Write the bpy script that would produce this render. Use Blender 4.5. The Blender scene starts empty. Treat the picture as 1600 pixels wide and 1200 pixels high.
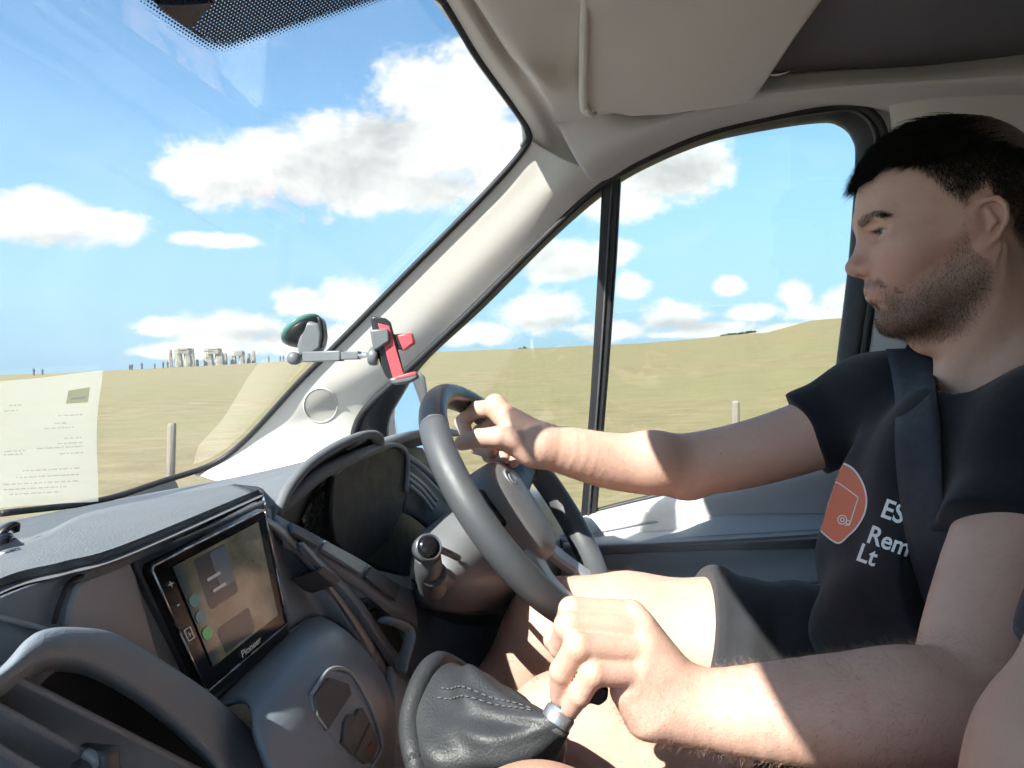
import bpy, bmesh, math, random
import numpy as np
from mathutils import Vector, Matrix
from mathutils.bvhtree import BVHTree
random.seed(7); rng = np.random.default_rng(7)
SC = bpy.context.scene
COL = SC.collection
R = math.radians
# ------------------------------------------------------------------ camera
# World: +Y is the way the van drives, +X its right side, the camera is the origin.
F_PX = 1160.0                       # focal length in pixels of the 1600 px wide picture
AZ, PITCH, ROLL = R(77.0), R(-2.57), R(1.5)
fw = Vector((math.sin(AZ)*math.cos(PITCH), math.cos(AZ)*math.cos(PITCH), math.sin(PITCH)))
r0 = Vector((math.cos(AZ), -math.sin(AZ), 0.0)); u0 = r0.cross(fw)
rt = r0*math.cos(ROLL) - u0*math.sin(ROLL)
up = u0*math.cos(ROLL) + r0*math.sin(ROLL)
cam = bpy.data.cameras.new('camera'); camo = bpy.data.objects.new('camera', cam); COL.objects.link(camo)
camo.matrix_world = Matrix(((rt.x, up.x, -fw.x, 0), (rt.y, up.y, -fw.y, 0), (rt.z, up.z, -fw.z, 0), (0, 0, 0, 1)))
cam.sensor_width = 36.0; cam.lens = 36.0*F_PX/1600.0
cam.clip_start = 0.02; cam.clip_end = 20000.0
SC.camera = camo
# ------------------------------------------------------------------ light
SUN_DIR = Vector((-0.93, 0.51, 1.0)).normalized()      # towards the sun
SUN_EL = math.asin(SUN_DIR.z); SUN_AZ = math.atan2(SUN_DIR.x, SUN_DIR.y)
sun = bpy.data.lights.new('sun', 'SUN'); sun.energy = 4.1; sun.angle = R(0.5); sun.color = (1.0, 0.95, 0.87)
suno = bpy.data.objects.new('sun', sun); COL.objects.link(suno)
suno.rotation_euler = SUN_DIR.to_track_quat('Z', 'Y').to_euler()
suno.location = (-30, 20, 40)
SC.view_settings.view_transform = 'Standard'; SC.view_settings.look = 'None'
SC.view_settings.exposure = 1.62; SC.view_settings.gamma = 1.0; SC.view_settings.use_curve_mapping = False
SC.render.engine = 'CYCLES'
SC.cycles.max_bounces = 8; SC.cycles.diffuse_bounces = 4; SC.cycles.glossy_bounces = 4
SC.cycles.transparent_max_bounces = 12; SC.cycles.use_denoising = True
SC.cycles.sample_clamp_indirect = 6.0
SC.cycles.use_adaptive_sampling = True; SC.cycles.adaptive_threshold = 0.03; SC.cycles.adaptive_min_samples = 12

LEAN = 0.12
def ray(px, py):
    return fw + rt*((px-800)/F_PX) - up*((py-600)/F_PX)
def P(px, py, d=None, x=None, y=None, z=None):
    """a point on the sight line through a spot of the picture, at a depth or where it meets a plane of the van"""
    v = ray(px, py)
    if x is not None and x > 1.2:          # the door side leans in towards the roof
        return v*((x-0.2*LEAN)/(v.x+LEAN*v.z))
    t = d if d is not None else x/v.x if x is not None else y/v.y if y is not None else z/v.z
    return v*t
def azel(px, py):
    v = ray(px, py).normalized()
    return math.atan2(v.x, v.y), math.asin(v.z)
def pix(p):
    p = Vector(p); d = p.dot(fw)
    return (800 + p.dot(rt)/d*F_PX, 600 - p.dot(up)/d*F_PX)

# ------------------------------------------------------------------ node helpers
class NT:
    def __init__(s, tree): s.t = tree; s.n = tree.nodes; s.l = tree.links
    def new(s, typ, **kw):
        n = s.n.new(typ)
        for k, v in kw.items(): setattr(n, k, v)
        return n
    def link(s, a, b): s.l.new(a, b)
    def put(s, sock, v):
        if hasattr(v, 'is_linked') or isinstance(v, bpy.types.NodeSocket): s.l.new(v, sock)
        else: sock.default_value = v
    def math(s, op, a, b=0.0, c=0.0, clamp=False):
        n = s.n.new('ShaderNodeMath'); n.operation = op; n.use_clamp = clamp
        s.put(n.inputs[0], a); s.put(n.inputs[1], b)
        if op in ('MULTIPLY_ADD', 'SMOOTH_MAX', 'SMOOTH_MIN', 'COMPARE'): s.put(n.inputs[2], c)
        return n.outputs[0]
    def vmath(s, op, a, b=(0, 0, 0), sc=None):
        n = s.n.new('ShaderNodeVectorMath'); n.operation = op
        s.put(n.inputs[0], a); s.put(n.inputs[1], b)
        if sc is not None: s.put(n.inputs['Scale'], sc)
        return n.outputs['Value'] if op in ('LENGTH', 'DOT_PRODUCT', 'DISTANCE') else n.outputs[0]
    def mix(s, f, a, b, mode='MIX'):
        n = s.n.new('ShaderNodeMix'); n.data_type = 'RGBA'; n.blend_type = mode
        s.put(n.inputs[0], f); s.put(n.inputs[6], a); s.put(n.inputs[7], b)
        return n.outputs[2]
    def noise(s, vec, scale, detail=4, rough=0.55, dist=0.0):
        n = s.n.new('ShaderNodeTexNoise'); n.inputs['Scale'].default_value = scale
        n.inputs['Detail'].default_value = detail; n.inputs['Roughness'].default_value = rough
        n.inputs['Distortion'].default_value = dist
        if vec is not None: s.l.new(vec, n.inputs['Vector'])
        return n.outputs['Fac']
    def smooth(s, v, lo, hi, o0=0.0, o1=1.0):
        n = s.n.new('ShaderNodeMapRange'); n.interpolation_type = 'SMOOTHSTEP'
        s.put(n.inputs['Value'], v); n.inputs['From Min'].default_value = lo; n.inputs['From Max'].default_value = hi
        n.inputs['To Min'].default_value = o0; n.inputs['To Max'].default_value = o1
        return n.outputs[0]
    def rgb(s, c):
        n = s.n.new('ShaderNodeRGB'); n.outputs[0].default_value = (*c, 1); return n.outputs[0]

# ------------------------------------------------------------------ sky with fair-weather cumulus
W = bpy.data.worlds.new('World'); SC.world = W; W.use_nodes = True
g = NT(W.node_tree); g.n.clear()
out = g.new('ShaderNodeOutputWorld'); bg = g.new('ShaderNodeBackground'); g.link(bg.outputs[0], out.inputs[0])
bg.inputs['Strength'].default_value = 0.078
sky = g.new('ShaderNodeTexSky', sky_type='NISHITA'); sky.sun_disc = False
sky.sun_elevation = SUN_EL; sky.sun_rotation = SUN_AZ; sky.altitude = 100; sky.air_density = 1.0; sky.dust_density = 0.6; sky.ozone_density = 1.6
tc = g.new('ShaderNodeTexCoord'); sep = g.new('ShaderNodeSeparateXYZ'); g.link(tc.outputs['Generated'], sep.inputs[0])
az = g.math('ARCTAN2', sep.outputs[0], sep.outputs[1]); el = g.math('ARCSINE', sep.outputs[2])
cmb = g.new('ShaderNodeCombineXYZ'); g.link(az, cmb.inputs[0]); g.link(el, cmb.inputs[1]); ae = cmb.outputs[0]
def cloud_list():
    L = []
    for (px, py, wx, wy) in [
        (700, 185, 150, 112), (590, 225, 130, 82), (440, 268, 150, 62), (325, 283, 75, 48), (590, 300, 270, 55), (800, 250, 120, 105), (660, 130, 70, 55),
        (55, 352, 130, 46), (165, 352, 75, 34), (60, 325, 45, 34), (-160, 330, 160, 50),
        (250, 508, 60, 15), (370, 512, 90, 34), (470, 478, 46, 30), (540, 475, 55, 40), (300, 548, 100, 14), (470, 535, 110, 28),
        (1035, 250, 120, 66), (960, 320, 90, 40), (885, 405, 88, 32), (960, 390, 40, 26), (855, 488, 80, 34), (985, 448, 32, 26), (1140, 448, 28, 18), (740, 522, 70, 20), (650, 520, 40, 18),
        (1050, 492, 75, 28), (1245, 462, 30, 28), (1180, 490, 60, 18), (1270, 490, 60, 22), (1120, 512, 90, 14), (950, 515, 70, 20), (1240, 512, 60, 12), (1330, 470, 60, 35), (340, 375, 75, 14), (1150, 520, 160, 8), (930, 512, 60, 10), (560, 520, 110, 24)]:
        a, e = azel(px, py); d = 1.0 + ((px-800)/F_PX)**2 + ((py-600)/F_PX)**2
        L.append((a, e, wx/F_PX/math.sqrt(d)*1.05, wy/F_PX/math.sqrt(d)*1.05))
    r = random.Random(3)
    for k in range(15):                 # the same kind of sky goes on all round
        a = R(118) + (k+r.random()*0.8)/15*R(282)
        e = r.choice([0.03, 0.06, 0.1, 0.2, 0.34, 0.5])*r.uniform(0.8, 1.25)
        s = 0.06 + 0.3*e
        L.append(((a+math.pi) % (2*math.pi)-math.pi, e, s*r.uniform(0.8, 1.5), s*r.uniform(0.3, 0.5)))
    return L
field = None
for (a, e, wx, wy) in cloud_list():
    n = g.n.new('ShaderNodeVectorMath'); n.operation = 'MULTIPLY_ADD'; g.link(ae, n.inputs[0])
    n.inputs[1].default_value = (1/wx, 1/wy, 0); n.inputs[2].default_value = (-a/wx, -e/wy, 0)
    ln = g.vmath('LENGTH', n.outputs[0])
    field = ln if field is None else g.math('SMOOTH_MIN', field, ln, 0.25)
field = g.math('SUBTRACT', 1.0, field)
shade = None                          # grey undersides of the thicker clouds
for (px, py, wx, wy) in [(540, 270, 140, 60), (700, 300, 130, 45), (420, 310, 120, 36), (90, 378, 110, 22), (600, 205, 60, 50), (1060, 275, 90, 40), (900, 425, 70, 14), (860, 505, 70, 16), (1060, 508, 70, 14), (400, 525, 80, 14)]:
    a, e = azel(px, py); n = g.n.new('ShaderNodeVectorMath'); n.operation = 'MULTIPLY_ADD'; g.link(ae, n.inputs[0])
    wx /= F_PX; wy /= F_PX; n.inputs[1].default_value = (1/wx, 1/wy, 0); n.inputs[2].default_value = (-a/wx, -e/wy, 0)
    ln = g.vmath('LENGTH', n.outputs[0]); shade = ln if shade is None else g.math('SMOOTH_MIN', shade, ln, 0.3)
shade = g.smooth(shade, 0.1, 1.35, 1.0, 0.0)
nv = g.vmath('MULTIPLY', ae, (1.0, 1.5, 1.0))
n1 = g.noise(nv, 9.0, 6, 0.62, 0.25); n2 = g.noise(nv, 34.0, 4, 0.62)
den = g.math('ADD', field, g.math('MULTIPLY', g.math('SUBTRACT', n1, 0.5), 2.1))
den = g.math('ADD', den, g.math('MULTIPLY', g.math('SUBTRACT', n2, 0.5), 0.55))
mask = g.smooth(den, -0.02, 0.46)
wis = g.math('MULTIPLY', g.smooth(g.noise(g.vmath('MULTIPLY', ae, (1.0, 3.0, 1.0)), 3.5, 4, 0.6, 0.4), 0.55, 0.85), 0.25)
n3 = g.noise(g.vmath('ADD', nv, (0.012, -0.02, 0)), 9.0, 5, 0.62, 0.25)
lit = g.math('ADD', g.math('MULTIPLY', g.math('SUBTRACT', n1, n3), 2.5), g.math('MULTIPLY_ADD', shade, -0.75, 0.85))
lit = g.math('ADD', lit, g.math('MULTIPLY', g.math('SUBTRACT', n2, 0.5), 0.35))
lit = g.math('ADD', lit, g.math('MULTIPLY', g.math('SUBTRACT', 0.9, den), 0.25))
ccol = g.mix(g.smooth(lit, -0.35, 1.1), (2.95, 3.05, 3.15, 1), (5.0, 5.0, 4.92, 1))
hz = g.smooth(el, 0.0, 0.4, 0.85, 0.0)            # paler air low down
skyc = g.mix(hz, g.mix(1.0, sky.outputs[0], (0.74, 0.97, 1.03, 1), 'MULTIPLY'), (1.95, 3.15, 4.3, 1))
g.link(g.mix(g.math('MAXIMUM', mask, wis), skyc, ccol), bg.inputs['Color'])
W.cycles.sampling_method = 'MANUAL'; W.cycles.sample_map_resolution = 512
# ------------------------------------------------------------------ materials
MATS = {}
def mat(name, col, rough=0.5, var=0.12, vscale=14.0, bump=0.0, bscale=300.0, metal=0.0, coat=0.0, spec=0.5, sheen=0.0, dust=0.0, sss=0.0):
    m = bpy.data.materials.new(name); m.use_nodes = True; q = NT(m.node_tree)
    b = q.n['Principled BSDF']; tcn = q.new('ShaderNodeTexCoord'); v = tcn.outputs['Object']
    n = q.noise(v, vscale, 5, 0.6)
    dark = tuple(c*(1-var) for c in col); lite = tuple(min(1, c*(1+var)) for c in col)
    c = q.mix(n, (*dark, 1), (*lite, 1))
    if dust > 0:
        d = q.smooth(q.noise(v, 420.0, 2, 0.5), 0.68, 0.74); d2 = q.smooth(q.noise(v, 9.0, 4, 0.6), 0.35, 0.75)
        c = q.mix(q.math('MULTIPLY', q.math('ADD', q.math('MULTIPLY', d, 0.8), q.math('MULTIPLY', d2, 0.25)), dust), c, (0.42, 0.40, 0.36, 1))
    q.link(c, b.inputs['Base Color'])
    b.inputs['Metallic'].default_value = metal; b.inputs['Specular IOR Level'].default_value = spec
    q.link(q.smooth(q.noise(v, vscale*2.3, 4, 0.6), 0.2, 0.8, max(0.02, rough-0.08), min(1, rough+0.08)), b.inputs['Roughness'])
    if coat: b.inputs['Coat Weight'].default_value = coat; b.inputs['Coat Roughness'].default_value = 0.08
    if sheen: b.inputs['Sheen Weight'].default_value = sheen; b.inputs['Sheen Roughness'].default_value = 0.5
    if bump:
        bn = q.new('ShaderNodeBump'); bn.inputs['Strength'].default_value = bump; bn.inputs['Distance'].default_value = 0.002
        q.link(q.noise(v, bscale, 3, 0.55), bn.inputs['Height']); q.link(bn.outputs[0], b.inputs['Normal'])
    MATS[name] = m; return m
def glass_mat(name, tint, refl=1.0, smear=0.0):
    m = bpy.data.materials.new(name); m.use_nodes = True; q = NT(m.node_tree); q.n.clear()
    o = q.new('ShaderNodeOutputMaterial'); tr = q.new('ShaderNodeBsdfTransparent'); gl = q.new('ShaderNodeBsdfGlossy')
    tr.inputs[0].default_value = (*tint, 1); gl.inputs['Roughness'].default_value = 0.015; gl.inputs[0].default_value = (1, 1, 1, 1)
    lw = q.new('ShaderNodeLayerWeight'); lw.inputs[0].default_value = 0.5
    fr = q.math('MULTIPLY_ADD', q.math('POWER', lw.outputs['Facing'], 5.0), 0.9, 0.06)
    mx = q.new('ShaderNodeMixShader'); q.link(q.math('MULTIPLY', fr, refl, clamp=True), mx.inputs[0]); q.link(tr.outputs[0], mx.inputs[1]); q.link(gl.outputs[0], mx.inputs[2])
    last = mx.outputs[0]
    if smear:                                   # thin film of dust and wiper haze on the glass
        df = q.new('ShaderNodeBsdfTranslucent'); df.inputs[0].default_value = (0.9, 0.9, 0.88, 1)
        tcn = q.new('ShaderNodeTexCoord'); nn = q.noise(tcn.outputs['Object'], 3.0, 5, 0.6, 0.8)
        m2 = q.new('ShaderNodeMixShader'); q.link(q.smooth(nn, 0.35, 0.8, smear*0.3, smear), m2.inputs[0]); q.link(last, m2.inputs[1]); q.link(df.outputs[0], m2.inputs[2]); last = m2.outputs[0]
    q.link(last, o.inputs[0]); MATS[name] = m; return m
# ------------------------------------------------------------------ objects
WL = {}
def empty(name, loc, label=None, cat=None, group=None):
    o = bpy.data.objects.new(name, None); o.location = loc; o.empty_display_size = 0.1; COL.objects.link(o)
    WL[o.name] = Vector(loc); tag(o, label, cat, group); return o
def tag(o, label=None, cat=None, group=None, kind=None):
    for k, v in (('label', label), ('category', cat), ('group', group), ('kind', kind)):
        if v: o[k] = v
    return o
def link(o, parent=None):
    COL.objects.link(o); WL[o.name] = Vector((0, 0, 0))
    if parent is not None:
        o.parent = parent; o.location = -WL[parent.name]
    return o
def mesh_obj(name, V, Fc, m, parent=None, smooth=True, bevel=0.0, seg=2, thick=0.0, sub=0, flip=False):
    me = bpy.data.meshes.new(name); me.from_pydata([tuple(v) for v in V], [], [tuple(f) for f in Fc]); me.update()
    bm = bmesh.new(); bm.from_mesh(me); bmesh.ops.recalc_face_normals(bm, faces=bm.faces)
    if flip: bmesh.ops.reverse_faces(bm, faces=bm.faces)
    bm.to_mesh(me); bm.free()
    o = bpy.data.objects.new(name, me); link(o, parent)
    if m is not None: me.materials.append(MATS[m] if isinstance(m, str) else m)
    if smooth:
        me.polygons.foreach_set('use_smooth', [True]*len(me.polygons))
    if thick:
        md = o.modifiers.new('thick', 'SOLIDIFY'); md.thickness = abs(thick); md.offset = -1.0 if thick > 0 else 1.0
    if bevel:
        md = o.modifiers.new('bevel', 'BEVEL'); md.width = bevel; md.segments = seg; md.limit_method = 'ANGLE'; md.angle_limit = R(35); md.harden_normals = False
    if sub:
        md = o.modifiers.new('sub', 'SUBSURF'); md.levels = sub; md.render_levels = sub
    if smooth and (bevel or thick):
        try: me.set_sharp_from_angle(angle=R(40))
        except Exception: pass
    return o
def cr(pts, n, closed=False):
    """Catmull-Rom through points (any dimension), n samples"""
    A = np.array([list(p) for p in pts], float); m = len(A)
    if m == 1: return np.repeat(A, n, 0)
    if closed: A = np.vstack([A[-1:], A, A[:2]]); segs = m
    else: A = np.vstack([2*A[0]-A[1], A, 2*A[-1]-A[-2]]); segs = m-1
    t = np.linspace(0, segs, n, endpoint=not closed); i = np.minimum(t.astype(int), segs-1); f = (t-i)[:, None]
    p0, p1, p2, p3 = A[i], A[i+1], A[i+2], A[i+3]
    return 0.5*((2*p1)+(-p0+p2)*f+(2*p0-5*p1+4*p2-p3)*f**2+(-p0+3*p1-3*p2+p3)*f**3)
def grid_faces(nu, nv, cu=False, cv=False):
    Fc = []
    for i in range(nu if cu else nu-1):
        for j in range(nv if cv else nv-1):
            a, b = i, (i+1) % nu; c, d = j, (j+1) % nv
            Fc.append((a*nv+c, a*nv+d, b*nv+d, b*nv+c))
    return Fc
def patch(name, rows, m, parent=None, nu=16, nv=40, thick=0.004, lin=False, **kw):
    """smooth sheet through rows of points; every row is resampled, then the columns"""
    S = [cr(r, nv) for r in rows]; S = np.array(S)
    if lin:
        G = np.array([np.array([np.interp(np.linspace(0, len(S)-1, nu), np.arange(len(S)), S[:, j, k]) for k in range(3)]).T for j in range(nv)])
    else:
        G = np.array([cr(S[:, j], nu) for j in range(nv)])
    V = G.transpose(1, 0, 2).reshape(-1, 3)
    o = mesh_obj(name, V, grid_faces(nu, nv), m, parent, thick=thick, **kw)
    if sum(p.normal.dot(p.center)*p.area for p in o.data.polygons) > 0: o.data.flip_normals()      # faces look into the cab, the thickness lies behind
    return o
def tube_mesh(pts, rad, n=12, res=0, cap=True, flat=None, upv=None):
    pts = np.array([list(p) for p in pts], float); rad = np.array(rad if hasattr(rad, '__len__') else [rad]*len(pts), float)
    if res:
        Q = cr(np.hstack([pts, rad[:, None]]), res); pts, rad = Q[:, :3], Q[:, 3]
    T = np.gradient(pts, axis=0); T /= np.linalg.norm(T, axis=1)[:, None]+1e-9
    u = np.array(upv if upv is not None else (0.13, 0.21, 0.97)); V = []
    fu, fv = flat if flat else (1.0, 1.0)
    for p, t, r in zip(pts, T, rad):
        a = u - t*np.dot(u, t)
        if np.linalg.norm(a) < 1e-4: a = np.cross(t, (1, 0, 0))
        a /= np.linalg.norm(a); b = np.cross(t, a)
        if upv is None: u = a
        for k in range(n):
            w = 2*math.pi*k/n; V.append(p + a*math.cos(w)*r*fu + b*math.sin(w)*r*fv)
    m = len(pts); Fc = grid_faces(m, n, False, True)
    if cap: Fc += [tuple(range(n-1, -1, -1)), tuple((m-1)*n+k for k in range(n))]
    return V, Fc
def tube(name, pts, rad, m, parent=None, n=12, res=0, flat=None, upv=None, **kw):
    V, Fc = tube_mesh(pts, rad, n, res, True, flat, upv); return mesh_obj(name, V, Fc, m, parent, **kw)
def join(*parts):
    V, Fc = [], []
    for v, f in parts:
        k = len(V); V += list(v); Fc += [tuple(i+k for i in q) for q in f]
    return V, Fc
def box_mesh(c, sx, sy, sz, ax=None):
    """box with half axes; ax = three unit vectors"""
    ax = ax or (Vector((1, 0, 0)), Vector((0, 1, 0)), Vector((0, 0, 1))); c = Vector(c); V = []
    for i in (-1, 1):
        for j in (-1, 1):
            for k in (-1, 1): V.append(c + ax[0]*sx*i + ax[1]*sy*j + ax[2]*sz*k)
    return V, [(0, 1, 3, 2), (4, 6, 7, 5), (0, 4, 5, 1), (2, 3, 7, 6), (0, 2, 6, 4), (1, 5, 7, 3)]
def box(name, c, sx, sy, sz, m, parent=None, ax=None, bevel=0.003, **kw):
    V, Fc = box_mesh(c, sx, sy, sz, ax); return mesh_obj(name, V, Fc, m, parent, bevel=bevel, **kw)
def prism(name, outline, depth, m, parent=None, bevel=0.002, **kw):
    """flat outline (list of points) pushed along a vector"""
    o = [Vector(p) for p in outline]; d = Vector(depth); n = len(o); V = o + [p+d for p in o]
    Fc = [tuple(range(n)), tuple(range(2*n-1, n-1, -1))] + [(i, (i+1) % n, n+(i+1) % n, n+i) for i in range(n)]
    return mesh_obj(name, V, Fc, m, parent, bevel=bevel, **kw)
def basis(n, upish=(0, 0, 1)):
    n = Vector(n).normalized(); u = Vector(upish); u = (u - n*u.dot(n)).normalized(); s = u.cross(n)
    return s, u, n         # right-hand seen from the tip of n, up, normal
def lathe(name, c, axis, prof, m, parent=None, n=32, upish=(0, 0, 1), **kw):
    s, u, a = basis(axis, upish); V = []
    for (r, h) in prof:
        for k in range(n):
            w = 2*math.pi*k/n; V.append(Vector(c) + a*h + (s*math.cos(w)+u*math.sin(w))*r)
    Fc = grid_faces(len(prof), n, False, True) + [tuple(range(n)), tuple((len(prof)-1)*n+k for k in range(n))]
    return mesh_obj(name, V, Fc, m, parent, **kw)
def text_mesh(body, size, bold=0.0, shear=0.0, spacing=1.0):
    cu = bpy.data.curves.new('t', 'FONT'); cu.body = body; cu.size = size; cu.align_x = 'LEFT'; cu.align_y = 'BOTTOM_BASELINE'
    cu.offset = bold; cu.shear = shear; cu.resolution_u = 4; cu.space_character = spacing
    o = bpy.data.objects.new('t', cu); COL.objects.link(o)
    dg = bpy.context.evaluated_depsgraph_get(); me = bpy.data.meshes.new_from_object(o.evaluated_get(dg))
    V = [tuple(v.co) for v in me.vertices]; Fc = [tuple(p.vertices) for p in me.polygons]
    bpy.data.objects.remove(o); bpy.data.curves.remove(cu); bpy.data.meshes.remove(me)
    return V, Fc
def flat_text(name, body, origin, su, uu, size, m, parent, lift=0.0006, bold=0.0, **kw):
    V, Fc = text_mesh(body, size, bold, **kw); n = Vector(su).cross(Vector(uu)).normalized()
    return mesh_obj(name, [Vector(origin)+Vector(su)*v[0]+Vector(uu)*v[1]+n*lift for v in V], Fc, m, parent, smooth=False)
# ------------------------------------------------------------------ the downs outside
def ground_material():
    m = bpy.data.materials.new('dry_downland_grass'); m.use_nodes = True; q = NT(m.node_tree); b = q.n['Principled BSDF']
    v = q.new('ShaderNodeTexCoord').outputs['Object']
    a = q.noise(v, 0.05, 6, 0.6); c = q.noise(q.vmath('MULTIPLY', v, (1.0, 0.4, 1.0)), 1.6, 9, 0.72); d = q.noise(v, 9.0, 4, 0.7)
    k = q.mix(q.smooth(c, 0.3, 0.7), (0.165, 0.135, 0.066, 1), (0.262, 0.213, 0.115, 1))
    k = q.mix(q.math('MULTIPLY', q.smooth(a, 0.42, 0.62), 0.5), k, (0.185, 0.18, 0.078, 1))
    k = q.mix(q.smooth(d, 0.35, 0.8, 0.0, 0.35), k, (0.31, 0.265, 0.165, 1))
    q.link(k, b.inputs['Base Color']); b.inputs['Roughness'].default_value = 0.9; b.inputs['Specular IOR Level'].default_value = 0.1
    bn = q.new('ShaderNodeBump'); bn.inputs['Strength'].default_value = 0.35; bn.inputs['Distance'].default_value = 0.08
    q.link(q.noise(v, 4.0, 6, 0.7), bn.inputs['Height']); q.link(bn.outputs[0], b.inputs['Normal'])
    MATS['grass'] = m
ground_material()
RIDGE = []                                    # skyline of the field: bearing and elevation
for (px, py) in [(-400, 612), (0, 589), (160, 580), (400, 567), (700, 549), (900, 541), (1000, 537), (1090, 529), (1140, 523), (1200, 519), (1240, 508), (1270, 500), (1310, 497), (1380, 500), (1480, 515)]:
    RIDGE.append(azel(px, py))
ra = [r[0] for r in RIDGE]; re_ = [r[1] for r in RIDGE]
ROADZ = -1.95; RR = 190.0
def zground(x, y):
    r = math.hypot(x, y); a = math.atan2(x, y)
    e = np.interp(a, ra, re_)
    if a < ra[0]: e = re_[0]*max(0, 1-(ra[0]-a)*1.5)
    if a > ra[-1]: e = re_[-1]*max(0, 1-(a-ra[-1])*1.2)
    zr = RR*math.tan(e)
    s = min(1.0, max(0.0, (r-6)/(RR-6))); s = s**1.15
    z = ROADZ - 0.02 + s*(zr-ROADZ)
    if r > RR: z -= (r-RR)*0.012
    return z
def build_ground():
    rs = [0.0] + list(np.geomspace(2.0, 6000.0, 110)); na = 360; V = [(0, 0, ROADZ-0.02)]; Fc = []
    for r in rs[1:]:
        for k in range(na):
            a = 2*math.pi*k/na; x, y = r*math.sin(a), r*math.cos(a); z = zground(x, y)
            if 9 < r < 400: z += 0.10*math.sin(x*0.13+1.3)*math.sin(y*0.11)*min(1, (r-9)/40) + 0.03*math.sin(x*0.7)*math.sin(y*0.55+0.4)
            V.append((x, y, z))
    for k in range(na): Fc.append((0, 1+k, 1+(k+1) % na))
    for i in range(len(rs)-2):
        for k in range(na):
            a = 1+i*na+k; b = 1+i*na+(k+1) % na; Fc.append((a, b, b+na, a+na))
    tag(mesh_obj('ground', V, Fc, 'grass'), kind='structure')
build_ground()
mat('asphalt', (0.09, 0.088, 0.085), 0.85, 0.2, 6.0, 0.5, 120.0)
mat('road_paint', (0.75, 0.75, 0.72), 0.7)
tag(mesh_obj('road', [(-3.2, -400, ROADZ+0.02), (4.6, -400, ROADZ+0.02), (4.6, 60, ROADZ+0.02), (-3.2, 60, ROADZ+0.02)], [(0, 1, 2, 3)], 'asphalt', smooth=False), kind='structure')
V, Fc = [], []
for k in range(-12, 8):
    y = k*6.0; V, Fc = join((V, Fc), ([(2.55, y, ROADZ+0.026), (2.67, y, ROADZ+0.026), (2.67, y+3, ROADZ+0.026), (2.55, y+3, ROADZ+0.026)], [(0, 1, 2, 3)]))
tag(mesh_obj('lane_marking', V, Fc, 'road_paint', smooth=False), kind='structure')
mat('straw', (0.36, 0.30, 0.175), 0.85, 0.3, 0.9, spec=0.1)
# fence posts
mat('weathered_wood', (0.23, 0.20, 0.17), 0.9, 0.35, 9.0, 0.6, 60.0, spec=0.2)
def post(px, top, rr, w, lean, label):
    v = ray(px, top); t = rr/math.hypot(v.x, v.y); p = v*t; z0 = zground(p.x, p.y)-0.1; n = 9; V = []
    hs = [z0, z0+0.4*(p.z-z0), p.z-0.03, p.z]; rad = [w*1.05, w, w*0.97, w*0.75]
    for h, rd in zip(hs, rad):
        for k in range(n):
            a = 2*math.pi*k/n; q = rd*(1+0.08*math.sin(3*a+h*5)); V.append((p.x+q*math.cos(a)+lean*(h-p.z), p.y+q*math.sin(a)-lean*(h-p.z)*1.0, h))
    Fc = grid_faces(4, n, False, True)+[tuple(range(n)), tuple(3*n+k for k in range(n))]
    tag(mesh_obj('fence_post', V, Fc, 'weathered_wood', smooth=False), label, 'post', 'wooden posts along the field edge')
post(269, 661, 10.5, 0.055, 0.05, 'leaning wooden fence post seen through the windscreen right of the reflected paper')
post(1150, 626, 11.0, 0.06, 0.03, 'lone grey fence post seen above the driver\'s outstretched arm')
# the stone circle on the skyline
mat('sarsen', (0.30, 0.285, 0.25), 0.95, 0.3, 0.5, 0.7, 1.5, spec=0.1)
SR = 205.0
def sky_pt(px, py, rr=SR):
    v = ray(px, py); return v*(rr/math.hypot(v.x, v.y))
def stone(x0, x1, top, bot, rr, label, name='standing_stone', taper=0.85, th=1.1, cat='stone'):
    x0 -= 0.8; x1 += 0.8; c = [sky_pt(x0, bot, rr), sky_pt(x1, bot, rr)]; h = sky_pt((x0+x1)/2, top, rr).z
    mid = (c[0]+c[1])/2; ax = (c[1]-c[0]); w = ax.length/2; ax.normalize(); bk = Vector((ax.y, -ax.x, 0)); zb = mid.z; V = []
    rr_ = random.Random(int(x0*7+top)); nl, n = 7, 12
    for i in range(nl):
        t = i/(nl-1); s = (1-(1-taper)*t)*(1.0 if t < 0.9 else 0.88)
        for k in range(n):
            a = 2*math.pi*k/n; ca, sa = math.cos(a), math.sin(a); e = (abs(ca)**4+abs(sa)**4)**-0.25
            j = 1+rr_.uniform(-0.09, 0.09)
            V.append(mid + ax*(w*s*ca*e*j) + bk*(th*s*sa*e*j) + Vector((0, 0, (h-zb)*t + (0.15 if i == nl-1 else 0)*rr_.uniform(-1, 1) - (0.5 if i == 0 else 0))))
    Fc = grid_faces(nl, n, False, True)+[tuple(range(n)), tuple((nl-1)*n+k for k in range(n))]
    tag(mesh_obj(name, V, Fc, 'sarsen', smooth=False), label, cat, 'stones of the stone circle on the skyline')
G = SR
stone(264.5, 269.5, 546, 574, G, 'thin upright at the left end of the stone circle')
stone(274, 285.5, 549.5, 574, G, 'left upright of the trilithon left of the paler stones')
stone(288, 300, 549.5, 574, G, 'right upright of the trilithon left of the paler stones')
stone(273.5, 300, 543.5, 549.8, G, 'lintel lying across the leftmost trilithon', 'lintel_stone', 0.97)
stone(299.5, 304, 544, 574, G+4, 'tall narrow stone touching the leftmost trilithon\'s right side')
stone(307, 310.5, 562, 574, G+3, 'small short stone between the two wide trilithons')
stone(319, 334, 550, 573, G+2, 'wide left upright of the middle trilithon')
stone(336, 351, 550.5, 572, G+2, 'leaning right upright of the middle trilithon', taper=0.75)
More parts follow.
